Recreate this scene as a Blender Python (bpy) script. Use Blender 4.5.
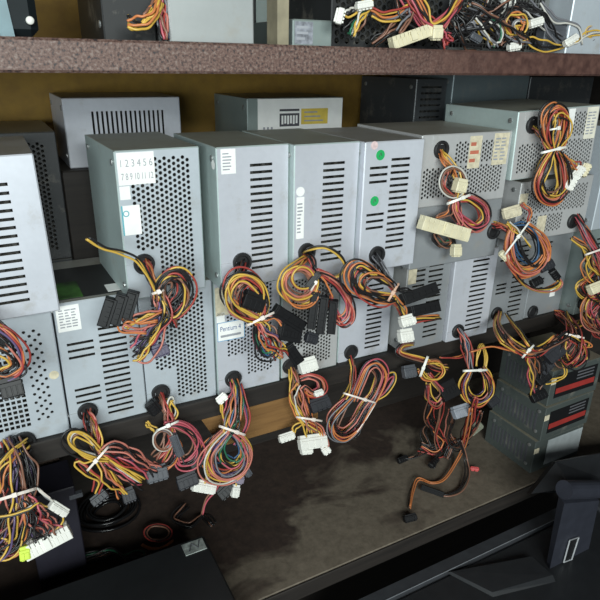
import bpy, math, random
import numpy as np
from mathutils import Matrix, Vector

random.seed(7)
rng = np.random.RandomState(7)
MM = 0.001
scene = bpy.context.scene
COL = scene.collection
for o in list(bpy.data.objects):
    bpy.data.objects.remove(o)

# ------------------------------------------------------------------ camera
C = np.array([-206., -600., 390.])                      # millimetres
YAW, PIT, ROL = np.radians([28.305, 22.365, 1.023])
FPX = 583.5
FW = np.array([np.sin(YAW)*np.cos(PIT), np.cos(YAW)*np.cos(PIT), -np.sin(PIT)])
_r0 = np.array([np.cos(YAW), -np.sin(YAW), 0.])
_u0 = np.cross(_r0, FW)
RT = _r0*np.cos(ROL) + _u0*np.sin(ROL)
UP = -_r0*np.sin(ROL) + _u0*np.cos(ROL)
cam_data = bpy.data.cameras.new('camera')
cam = bpy.data.objects.new('camera', cam_data)
COL.objects.link(cam)
cam_data.sensor_width = 36.0
cam_data.lens = FPX/600.0*36.0
cam_data.clip_start = 0.01
cam_data.clip_end = 50
m = Matrix.Identity(4)
for i in range(3):
    m[i][0], m[i][1], m[i][2], m[i][3] = RT[i], UP[i], -FW[i], C[i]*MM
cam.matrix_world = m
scene.camera = cam

# ------------------------------------------------------------------ world, lights, exposure
world = bpy.data.worlds.new('world')
scene.world = world
world.use_nodes = True
world.node_tree.nodes['Background'].inputs[0].default_value = (0.80, 0.90, 1.0, 1)
world.node_tree.nodes['Background'].inputs[1].default_value = 0.025


def area(name, loc, target, sx, sy, power, col):
    l = bpy.data.lights.new(name, 'AREA')
    l.shape = 'RECTANGLE'
    l.size, l.size_y = sx, sy
    l.energy = power
    l.color = col
    o = bpy.data.objects.new(name, l)
    COL.objects.link(o)
    o.location = loc
    o.rotation_euler = (Vector(target) - Vector(loc)).to_track_quat('-Z', 'Y').to_euler()
    return o


# shop lamp above and behind the photographer, and the daylight of the open shop front
area('ceiling_lamp', (-0.35, -2.2, 1.0), (0.15, 0, 0.2), 1.2, 0.5, 34, (0.93, 1.0, 0.97))
area('shop_front_daylight', (-1.5, -2.2, 0.5), (0.1, 0.0, 0.25), 1.5, 0.9, 40, (0.90, 1.0, 1.0))
vs = scene.view_settings
vs.view_transform = 'Standard'
vs.look = 'None'
vs.gamma = 1.0
vs.use_curve_mapping = False
vs.exposure = 0.40


# ------------------------------------------------------------------ helpers
def ray(u, v):
    return FW + RT*(u-300)/FPX - UP*(v-300)/FPX


def at(u, v, x=None, y=None, z=None):
    """the point (mm) where the sight line of a photo pixel meets the plane x, y or z"""
    d = ray(u, v)
    t = (x-C[0])/d[0] if x is not None else (y-C[1])/d[1] if y is not None else (z-C[2])/d[2]
    return C + d*t


MATS = {}


def nodes_of(name):
    m = bpy.data.materials.new(name)
    m.use_nodes = True
    nt = m.node_tree
    return m, nt, nt.nodes['Principled BSDF']


def N(nt, kind, **kw):
    n = nt.nodes.new(kind)
    for k, v in kw.items():
        if k in n.inputs.keys():
            n.inputs[k].default_value = v
        else:
            setattr(n, k, v)
    return n


def ramp(nt, fac, stops):
    r = nt.nodes.new('ShaderNodeValToRGB')
    while len(r.color_ramp.elements) < len(stops):
        r.color_ramp.elements.new(0.5)
    for e, (p, c) in zip(r.color_ramp.elements, stops):
        e.position = p
        e.color = c if len(c) == 4 else (*c, 1)
    nt.links.new(fac, r.inputs[0])
    return r.outputs[0]


def mix(nt, fac, a, b):
    x = nt.nodes.new('ShaderNodeMix')
    x.data_type = 'RGBA'
    for s, v in ((0, fac), (6, a), (7, b)):
        if hasattr(v, 'links') or hasattr(v, 'is_linked'):
            nt.links.new(v, x.inputs[s])
        else:
            x.inputs[s].default_value = v if s == 0 else (*v, 1)
    return x.outputs[2]


def plain(name, col, rough=0.5, metal=0.0, var=0.12, scale=60, spec=0.5):
    """a colour with a faint noise in it"""
    if name in MATS:
        return MATS[name]
    m, nt, b = nodes_of(name)
    tc = N(nt, 'ShaderNodeTexCoord')
    nz = N(nt, 'ShaderNodeTexNoise', Scale=scale, Detail=4.0)
    nt.links.new(tc.outputs['Object'], nz.inputs['Vector'])
    lo = tuple(c*(1-var) for c in col)
    hi = tuple(min(1, c*(1+var)) for c in col)
    c = ramp(nt, nz.outputs[0], [(0.3, lo), (0.7, hi)])
    nt.links.new(c, b.inputs['Base Color'])
    b.inputs['Roughness'].default_value = rough
    b.inputs['Metallic'].default_value = metal
    b.inputs['Specular IOR Level'].default_value = spec
    MATS[name] = m
    return m


def steel(name, col, dust=0.92, metal=0.25, rough=0.42):
    """galvanised sheet: pale grey, faint smudges, dust lying on faces that look up"""
    if name in MATS:
        return MATS[name]
    m, nt, b = nodes_of(name)
    tc = N(nt, 'ShaderNodeTexCoord')
    n1 = N(nt, 'ShaderNodeTexNoise', Scale=9.0, Detail=5.0)
    n2 = N(nt, 'ShaderNodeTexNoise', Scale=140.0, Detail=2.0)
    n3 = N(nt, 'ShaderNodeTexNoise', Scale=28.0, Detail=6.0, Roughness=0.7)
    for n in (n1, n2, n3):
        nt.links.new(tc.outputs['Object'], n.inputs['Vector'])
    base = ramp(nt, n1.outputs[0], [(0.3, tuple(c*0.86 for c in col)), (0.7, tuple(min(1, c*1.06) for c in col))])
    base = mix(nt, ramp(nt, n2.outputs[0], [(0.35, (0, 0, 0)), (0.75, (0.22,)*3)]), base, tuple(c*0.75 for c in col))
    smudge = ramp(nt, n3.outputs[0], [(0.56, (0, 0, 0)), (0.74, (0.45,)*3)])
    base = mix(nt, smudge, base, (0.33, 0.30, 0.25))
    geo = N(nt, 'ShaderNodeNewGeometry')
    sep = N(nt, 'ShaderNodeSeparateXYZ')
    nt.links.new(geo.outputs['Normal'], sep.inputs[0])
    up = ramp(nt, sep.outputs[2], [(0.6, (0, 0, 0)), (0.9, (1, 1, 1))])
    dn = ramp(nt, n3.outputs[0], [(0.25, (dust,)*3), (0.75, (dust*0.55,)*3)])
    mul = N(nt, 'ShaderNodeMath', operation='MULTIPLY')
    nt.links.new(up, mul.inputs[0])
    nt.links.new(dn, mul.inputs[1])
    base = mix(nt, mul.outputs[0], base, (0.27, 0.24, 0.175))
    nt.links.new(base, b.inputs['Base Color'])
    b.inputs['Metallic'].default_value = metal
    b.inputs['Roughness'].default_value = rough
    MATS[name] = m
    return m


WIRE = {'R': (0.40, 0.06, 0.05), 'S': (0.56, 0.19, 0.145), 'M': (0.50, 0.10, 0.13), 'O': (0.62, 0.21, 0.07), 'Y': (0.68, 0.43, 0.075),
        'K': (0.018, 0.017, 0.018), 'P': (0.13, 0.09, 0.20), 'B': (0.045, 0.11, 0.22), 'G': (0.03, 0.16, 0.085),
        'W': (0.62, 0.60, 0.55), 'A': (0.20, 0.20, 0.22), 'N': (0.25, 0.12, 0.08)}
WNAME = {'R': 'red', 'S': 'salmon', 'M': 'pink', 'O': 'orange', 'Y': 'yellow', 'K': 'black', 'P': 'purple', 'B': 'blue', 'G': 'green', 'W': 'white', 'A': 'grey', 'N': 'brown'}


def wire_mat(c):
    return plain('wire_' + WNAME[c], tuple(0.84*k for k in WIRE[c]), rough=0.38, var=0.10, scale=40)


M_BLACK = plain('black_plastic', (0.009, 0.009, 0.010), 0.45, scale=200, spec=0.3)
M_RUBBER = plain('black_rubber', (0.012, 0.012, 0.013), 0.55)
M_WHITE = plain('white_plastic', (0.72, 0.71, 0.66), 0.4, var=0.06)
M_CREAM = plain('cream_plastic', (0.66, 0.60, 0.42), 0.45, var=0.10)
M_GREYPL = plain('grey_plastic', (0.075, 0.08, 0.092), 0.45)
M_DARKPL = plain('dark_grey_plastic', (0.024, 0.025, 0.030), 0.45, spec=0.35)
M_PURPLEPL = plain('purple_plastic', (0.055, 0.045, 0.09), 0.45)
M_LIMEPL = plain('lime_plastic', (0.55, 0.70, 0.08), 0.45)
M_TIE = plain('tie_plastic', (0.70, 0.62, 0.56), 0.4, var=0.05)
M_PAPER = plain('sticker_paper', (0.80, 0.80, 0.78), 0.6, var=0.05)
M_OLDPAPER = plain('old_sticker_paper', (0.58, 0.52, 0.38), 0.7, var=0.2, scale=150)
M_INK = plain('print_ink', (0.06, 0.06, 0.07), 0.6)
M_GREYINK = plain('grey_ink', (0.30, 0.31, 0.34), 0.6)
M_INSIDE = plain('inner_shade_board', (0.022, 0.021, 0.018), 0.8, var=0.8, scale=70)


def mesh_obj(name, verts, faces, mat, parent=None, smooth=False, scale=MM):
    me = bpy.data.meshes.new(name)
    me.from_pydata([tuple(float(c)*scale for c in v) for v in verts], [], [tuple(int(i) for i in f) for f in faces])
    mats = mat if isinstance(mat, (list, tuple)) else [mat]
    for x in mats:
        me.materials.append(x)
    if smooth:
        me.polygons.foreach_set('use_smooth', [True]*len(me.polygons))
    me.update()
    o = bpy.data.objects.new(name, me)
    COL.objects.link(o)
    if parent is not None:
        o.parent = parent
    return o


def empty(name, loc_mm, rot=None, parent=None):
    o = bpy.data.objects.new(name, None)
    COL.objects.link(o)
    o.empty_display_size = 0.02
    mw = Matrix.Translation(Vector([c*MM for c in loc_mm]))
    if rot is not None:
        mw = mw @ rot.to_4x4()
    if parent is not None:
        o.parent = parent
    o.matrix_local = mw
    return o


def tag(o, label=None, cat=None, group=None, kind=None):
    for k, v in (('label', label), ('category', cat), ('group', group), ('kind', kind)):
        if v:
            o[k] = v
    return o


class MB:
    """collects vertices and faces (mm)"""
    def __init__(self):
        self.v, self.f = [], []

    def quad(self, a, b, c, d):
        n = len(self.v)
        self.v += [a, b, c, d]
        self.f.append((n, n+1, n+2, n+3))

    def box(self, x0, y0, z0, x1, y1, z1, ch=0.0, M=None, skip=()):
        """box with chamfered edges when ch > 0"""
        n = len(self.v)
        if ch <= 0:
            vs_ = [(x0, y0, z0), (x1, y0, z0), (x1, y1, z0), (x0, y1, z0), (x0, y0, z1), (x1, y0, z1), (x1, y1, z1), (x0, y1, z1)]
            fs = {'b': (0, 3, 2, 1), 't': (4, 5, 6, 7), 'f': (0, 1, 5, 4), 'r': (1, 2, 6, 5), 'k': (2, 3, 7, 6), 'l': (3, 0, 4, 7)}
            fs = [v for k, v in fs.items() if k not in skip]
        else:
            vs_, fs = [], []
            idx = {}
            lo, hi = (x0, y0, z0), (x1, y1, z1)
            for sx in (0, 1):
                for sy in (0, 1):
                    for sz in (0, 1):
                        s = (sx, sy, sz)
                        for ax in range(3):
                            p = []
                            for k in range(3):
                                e = hi[k] if s[k] else lo[k]
                                inn = e - ch if s[k] else e + ch
                                p.append(e if k == ax else inn)
                            idx[(s, ax)] = len(vs_)
                            vs_.append(tuple(p))
            for ax in range(3):
                a, b = (ax+1) % 3, (ax+2) % 3
                for s in (0, 1):
                    loop = []
                    for (i, j) in ((0, 0), (1, 0), (1, 1), (0, 1)):
                        c = [0, 0, 0]
                        c[ax], c[a], c[b] = s, i, j
                        loop.append(idx[(tuple(c), ax)])
                    fs.append(tuple(loop if s else loop[::-1]))
            for ax in range(3):          # edges along ax
                a, b = (ax+1) % 3, (ax+2) % 3
                for i in (0, 1):
                    for j in (0, 1):
                        c0, c1 = [0, 0, 0], [0, 0, 0]
                        c0[ax], c1[ax] = 0, 1
                        c0[a] = c1[a] = i
                        c0[b] = c1[b] = j
                        q = (idx[(tuple(c0), a)], idx[(tuple(c1), a)], idx[(tuple(c1), b)], idx[(tuple(c0), b)])
                        fs.append(q if (i == j) else q[::-1])
            for sx in (0, 1):
                for sy in (0, 1):
                    for sz in (0, 1):
                        s = (sx, sy, sz)
                        t = (idx[(s, 0)], idx[(s, 1)], idx[(s, 2)])
                        fs.append(t if (sx+sy+sz) % 2 else t[::-1])
        if M is not None:
            vs_ = [tuple(M @ Vector(p)) for p in vs_]
        self.v += vs_
        self.f += [tuple(i+n for i in f) for f in fs]

    def tube(self, P, r, sides=6, caps=True):
        P = np.asarray(P, float)
        T = np.gradient(P, axis=0)
        T /= np.linalg.norm(T, axis=1)[:, None] + 1e-9
        a = np.array([0., 1., 0.]) if abs(T[0][1]) < 0.9 else np.array([1., 0., 0.])
        n0 = len(self.v)
        rr = np.broadcast_to(np.asarray(r, float), (len(P),))
        nrm = a - T[0]*(a@T[0])
        nrm /= np.linalg.norm(nrm)
        for i in range(len(P)):
            nrm = nrm - T[i]*(nrm@T[i])
            nrm /= np.linalg.norm(nrm) + 1e-9
            bn = np.cross(T[i], nrm)
            for k in range(sides):
                an = 2*math.pi*k/sides
                self.v.append(tuple(P[i] + rr[i]*(math.cos(an)*nrm + math.sin(an)*bn)))
        for i in range(len(P)-1):
            for k in range(sides):
                k2 = (k+1) % sides
                self.f.append((n0+i*sides+k, n0+i*sides+k2, n0+(i+1)*sides+k2, n0+(i+1)*sides+k))
        if caps:
            self.f.append(tuple(n0+k for k in range(sides))[::-1])
            self.f.append(tuple(n0+(len(P)-1)*sides+k for k in range(sides)))

    def lathe_y(self, prof, cx, cz, y, seg=20, close=False):
        """profile of (radius, dy) turned round an axis along y"""
        n0 = len(self.v)
        for r, dy in prof:
            for k in range(seg):
                an = 2*math.pi*k/seg
                self.v.append((cx+r*math.cos(an), y+dy, cz+r*math.sin(an)))
        m = len(prof)
        for i in range(m if close else m-1):
            j = (i+1) % m
            for k in range(seg):
                k2 = (k+1) % seg
                self.f.append((n0+i*seg+k, n0+i*seg+k2, n0+j*seg+k2, n0+j*seg+k))

    def disc_y(self, cx, cz, y, r, seg=18):
        n0 = len(self.v)
        for k in range(seg):
            an = 2*math.pi*k/seg
            self.v.append((cx+r*math.cos(an), y, cz+r*math.sin(an)))
        self.f.append(tuple(range(n0, n0+seg)))

    def build(self, name, mat, parent=None, smooth=False):
        return mesh_obj(name, self.v, self.f, mat, parent, smooth)


def catmull(P, per=8):
    P = np.asarray(P, float)
    if len(P) < 3:
        return np.array([P[0]*(1-t)+P[-1]*t for t in np.linspace(0, 1, per*(len(P)-1)+1)])
    Q = np.vstack([2*P[0]-P[1], P, 2*P[-1]-P[-2]])
    out = []
    for i in range(1, len(Q)-2):
        p0, p1, p2, p3 = Q[i-1], Q[i], Q[i+1], Q[i+2]
        for t in np.arange(per)/per:
            out.append(0.5*((2*p1)+(-p0+p2)*t+(2*p0-5*p1+4*p2-p3)*t*t+(-p0+3*p1-3*p2+p3)*t**3))
    out.append(Q[-2])
    return np.array(out)


# ------------------------------------------------------------------ perforated front panels
def panel(w, h, slots=(), perfs=(), t=1.2):
    """front sheet in the plane y=0: slots are rectangles; perfs are dicts x0,z0,x1,z1,cw,chh,r,kind,skip"""
    mb = MB()
    xs, zs = {0.0, float(w)}, {0.0, float(h)}
    holes = [tuple(map(float, s)) for s in slots]
    regs = []
    for p in perfs:
        nx = int((p['x1']-p['x0'])/p['cw'])
        nz = int((p['z1']-p['z0'])/p['ch'])
        p = dict(p, nx=nx, nz=nz, x1=p['x0']+nx*p['cw'], z1=p['z0']+(nz+(0.5 if p['kind'] == 'hex' else 0))*p['ch'])
        regs.append(p)
    blocks = holes + [(p['x0'], p['z0'], p['x1'], p['z1']) for p in regs]
    for (a, b, c, d) in blocks:
        xs |= {a, c}
        zs |= {b, d}
    xs, zs = sorted(xs), sorted(zs)
    for i in range(len(xs)-1):
        run = None
        for j in range(len(zs)-1):
            cx, cz = (xs[i]+xs[i+1])/2, (zs[j]+zs[j+1])/2
            solid = not any(a < cx < c and b < cz < d for a, b, c, d in blocks)
            if solid and run is None:
                run = zs[j]
            if (not solid or j == len(zs)-2) and run is not None:
                top = zs[j+1] if solid else zs[j]
                mb.quad((xs[i], 0, run), (xs[i+1], 0, run), (xs[i+1], 0, top), (xs[i], 0, top))
                run = None
    for a, b, c, d in holes:                       # cut edges of the slots
        for (p, q) in (((a, b), (c, b)), ((c, b), (c, d)), ((c, d), (a, d)), ((a, d), (a, b))):
            mb.quad((p[0], 0, p[1]), (q[0], 0, q[1]), (q[0], t, q[1]), (p[0], t, p[1]))
    for p in regs:
        cw, chh, r = p['cw'], p['ch'], p['r']
        sides = 4 if p['kind'] == 'square' else 8
        for i in range(p['nx']):
            x0 = p['x0']+i*cw
            off = (0.5 if (p['kind'] == 'hex' and i % 2) else 0.0)*chh
            if p['kind'] == 'hex':
                if off:
                    mb.quad((x0, 0, p['z0']), (x0+cw, 0, p['z0']), (x0+cw, 0, p['z0']+off), (x0, 0, p['z0']+off))
                else:
                    mb.quad((x0, 0, p['z1']-0.5*chh), (x0+cw, 0, p['z1']-0.5*chh), (x0+cw, 0, p['z1']), (x0, 0, p['z1']))
            for j in range(p['nz']):
                z0 = p['z0']+off+j*chh
                cx, cz = x0+cw/2, z0+chh/2
                bad = any(a < cx < c and b < cz < d for a, b, c, d in p.get('skip', ()))
                if p['kind'] == 'diamond' and (i+j) % 2:
                    bad = True
                if bad:
                    mb.quad((x0, 0, z0), (x0+cw, 0, z0), (x0+cw, 0, z0+chh), (x0, 0, z0+chh))
                    continue
                n = len(mb.v)
                mb.v += [(x0, 0, z0), (x0+cw, 0, z0), (x0+cw, 0, z0+chh), (x0, 0, z0+chh)]
                if sides == 4:
                    ring = [(cx-r, cz-r), (cx+r, cz-r), (cx+r, cz+r), (cx-r, cz+r)]
                else:
                    ring = [(cx+r*math.cos(math.radians(a)), cz+r*math.sin(math.radians(a))) for a in (247.5, 292.5, 337.5, 22.5, 67.5, 112.5, 157.5, 202.5)]
                mb.v += [(a, 0, b) for a, b in ring] + [(a, t, b) for a, b in ring]
                k0, k1 = n+4, n+4+sides
                if sides == 4:
                    for k in range(4):
                        k2 = (k+1) % 4
                        mb.f.append((n+k, n+k2, k0+k2, k0+k))
                else:
                    for k in range(4):
                        k2 = (k+1) % 4
                        mb.f.append((n+k, n+k2, k0+(2*k+1), k0+2*k))
                        mb.f.append((n+k2, k0+(2*k+2) % 8, k0+2*k+1))
                for k in range(sides):
                    k2 = (k+1) % sides
                    mb.f.append((k0+k, k0+k2, k1+k2, k1+k))
    return mb


def column(x0, x1, z0, z1, n, t=3.0):
    p = (z1-z0)/(n-1)
    return [(x0, z0+i*p-t/2, x1, z0+i*p+t/2) for i in range(n)]


def vcolumn(x0, x1, z0, z1, n, t=3.0):
    p = (x1-x0)/(n-1)
    return [(x0+i*p-t/2, z0, x0+i*p+t/2, z1) for i in range(n)]


def hexreg(x0, z0, x1, z1, skip=(), r=1.95, cw=4.7, ch=5.6):
    return dict(x0=x0, z0=z0, x1=x1, z1=z1, cw=cw, ch=ch, r=r, kind='hex', skip=skip)


def rotm(yaw, lean, roll):
    return Matrix.Rotation(math.radians(yaw), 3, 'Z') @ Matrix.Rotation(math.radians(lean), 3, 'X') @ Matrix.Rotation(math.radians(roll), 3, 'Y')


SCREW = None


class Unit:
    pass


def power_supply(label, group, x, y, z, w=85, h=154, d=140, yaw=0, lean=0, roll=0, slots=(), perfs=(), mat=None, grommet=None, tab=True,
                 side_mat=None, name='power_supply', board=True, gr=11.0):
    """a power supply unit: folded steel case, front sheet with its openings, dark board inside for shade, grommet"""
    R = rotm(yaw, lean, roll)
    root = empty(name, (x, y, z), R)
    tag(root, label, 'power supply', group)
    U = Unit()
    U.root, U.w, U.h, U.d, U.y, U.mat = root, w, h, d, y, mat
    U.W = Matrix.Translation(Vector((x, y, z))) @ R.to_4x4()
    U.inv = U.W.inverted()
    # folded cover: five walls with a small lip round the front
    mb = MB()
    c = 1.0
    e = 0.6
    mb.quad((0, c, e), (0, d, e), (0, d, h-e), (0, c, h-e))
    mb.f[-1] = mb.f[-1][::-1]
    mb.quad((w, c, e), (w, d, e), (w, d, h-e), (w, c, h-e))
    mb.quad((e, c, 0), (w-e, c, 0), (w-e, d, 0), (e, d, 0))
    mb.f[-1] = mb.f[-1][::-1]
    mb.quad((e, c, h), (w-e, c, h), (w-e, d, h), (e, d, h))
    mb.quad((e, d, e), (w-e, d, e), (w-e, d, h-e), (e, d, h-e))
    mb.f[-1] = mb.f[-1][::-1]
    # chamfers along the length
    for (a, b) in (((0, e), (e, 0)), ((w, e), (w-e, 0)), ((0, h-e), (e, h)), ((w, h-e), (w-e, h))):
        mb.quad((a[0], c, a[1]), (a[0], d, a[1]), (b[0], d, b[1]), (b[0], c, b[1]))
    # front lip folded over
    for (p, q) in (((0, e), (0, h-e)), ((e, h), (w-e, h)), ((w, h-e), (w, e)), ((w-e, 0), (e, 0))):
        ins = lambda s: (min(max(s[0], c*1.2), w-c*1.2), min(max(s[1], c*1.2), h-c*1.2))
        pi, qi = ins(p), ins(q)
        mb.quad((p[0], c, p[1]), (q[0], c, q[1]), (qi[0], 0, qi[1]), (pi[0], 0, pi[1]))
    mb.build('case', side_mat or mat, root)
    fp = panel(w-2.4, h-2.4, [(a-1.2, b-1.2, cc-1.2, dd-1.2) for a, b, cc, dd in slots],
               [dict(p, x0=p['x0']-1.2, x1=p['x1']-1.2, z0=p['z0']-1.2, z1=p['z1']-1.2,
                     skip=[(a-1.2, b-1.2, cc-1.2, dd-1.2) for a, b, cc, dd in p.get('skip', ())]) for p in perfs])
    fp.v = [(a+1.2, b, cc+1.2) for a, b, cc in fp.v]
    fp.build('front_panel', mat, root)
    if (slots or perfs) and board:
        ib = MB()  # dark block added to deepen the shade behind the openings
        ib.box(6, 12, 6, w-6, d-6, h-6)
        for k in range(4):
            ib.box(10+k*(w-26)/4, 5, 12, 14+k*(w-26)/4, 12, h-14)
        ib.build('inner_shade_board', M_INSIDE, root)
    if grommet:
        gx, gz = grommet
        g = MB()
        g.lathe_y([(gr-4.0, 0.5), (gr-4.0, -2.2), (gr-3.0, -4.0), (gr-1.0, -4.2), (gr, -3.0), (gr, 0.2)], gx, gz, 0, 22)
        g.disc_y(gx, gz, -0.4, gr-3.5)
        g.build('grommet', M_RUBBER, root, smooth=False)
        if tab:
            t = MB()
            if w < h:
                t.box(0.8, -0.7, gz-13, gx-6, 0.1, gz+1)
            else:
                t.box(gx-13, -0.7, gz+6 if gz > h/2 else 1, gx+5, 0.1, h-1 if gz > h/2 else gz-6)
            t.build('wire_plate', mat, root)
    # cover screws on the left cheek
    global SCREW
    if SCREW is None:
        s = MB()
        for rr, dx in ((3.2, -0.2), (3.2, -1.2), (1.2, -1.6)):
            for k in range(10):
                an = 2*math.pi*k/10
                s.v.append((dx, rr*math.cos(an), rr*math.sin(an)))
        for i in range(2):
            for k in range(10):
                s.f.append((i*10+k, i*10+(k+1) % 10, (i+1)*10+(k+1) % 10, (i+1)*10+k))
        s.f.append(tuple(20+k for k in range(10)))
        first = s.build('screw', plain('screw_metal', (0.35, 0.36, 0.36), 0.35, metal=0.7), root)
        SCREW = first.data
    else:
        first = None
    for k, (yy, zz) in enumerate(((12, h-12), (d-14, h-12), (12, 14))):
        if k == 0 and first is not None:
            q = first
        else:
            q = bpy.data.objects.new('screw', SCREW)
            COL.objects.link(q)
            q.parent = root
        q.location = (0, yy*MM, zz*MM)
    return U


def sticker(U, x0, z0, x1, z1, mat=None, lines=0, ink=None, cols=1, frame=None, label=None, name='sticker', y=-0.35, seed=1, margin=0.12):
    """a paper label on the front face with rows of illegible fine print"""
    mb = MB()
    mb.box(x0, y, z0, x1, 0.05, z1)
    o = mb.build(name, mat or M_PAPER, U.root)
    if label:
        o['label'] = label
    if frame:
        f = MB()
        t = 0.9
        for a in ((x0, z0, x1, z0+t), (x0, z1-t, x1, z1), (x0, z0, x0+t, z1), (x1-t, z0, x1, z1)):
            f.box(a[0], y-0.12, a[1], a[2], y, a[3])
        f.build('border', frame, o)
    if lines:
        rr = random.Random(seed)
        p = MB()
        hgt = (z1-z0)*(1-2*margin)
        for i in range(lines):
            zc = z0+(z1-z0)*margin+hgt*(i+0.5)/lines
            for c in range(cols):
                a = x0+(x1-x0)*(0.10+0.8*c/cols)
                b = a+(x1-x0)*0.8/cols*rr.uniform(0.5, 0.92)
                tk = hgt/lines*0.22
                p.box(a, y-0.1, zc-tk, b, y, zc+tk)
        p.build('print', ink or M_GREYINK, o)
    return o


def round_sticker(U, x, z, r, mat, mark=None, name='round_sticker', label=None):
    mb = MB()
    mb.lathe_y([(0.01, -0.4), (r, -0.4), (r, 0.05)], x, z, 0, 20)
    o = mb.build(name, mat, U.root)
    if label:
        o['label'] = label
    if mark:
        p = MB()
        p.tube([(x-r*0.3, -0.45, z-r*0.3), (x+r*0.05, -0.45, z+r*0.45), (x+r*0.3, -0.45, z-r*0.1)], r*0.09, 4)
        p.build('pen_mark', mark, o)
    return o


def text_mesh(name, body, size, loc, mat, parent, width=None):
    cu = bpy.data.curves.new(name, 'FONT')
    cu.body = body
    cu.size = 1.0
    cu.align_x = 'LEFT'
    tmp = bpy.data.objects.new('tmp_text', cu)
    COL.objects.link(tmp)
    bpy.context.view_layer.update()
    dg = bpy.context.evaluated_depsgraph_get()
    me = bpy.data.meshes.new_from_object(tmp.evaluated_get(dg))
    bpy.data.objects.remove(tmp)
    bpy.data.curves.remove(cu)
    co = np.array([v.co[:] for v in me.vertices])
    if len(co):
        lo, hi = co.min(0), co.max(0)
        sx = size/(hi[1]-lo[1])
        kx = (width/(hi[0]-lo[0])) if width else sx
        for v in me.vertices:
            v.co = Vector(((loc[0]+(v.co.x-lo[0])*kx)*MM, loc[1]*MM, (loc[2]+(v.co.y-lo[1])*sx)*MM))
    me.materials.clear()
    me.materials.append(mat)
    me.name = name
    o = bpy.data.objects.new(name, me)
    COL.objects.link(o)
    o.parent = parent
    return o


# ------------------------------------------------------------------ cable harnesses
WR = 1.15     # wire radius, mm


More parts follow.
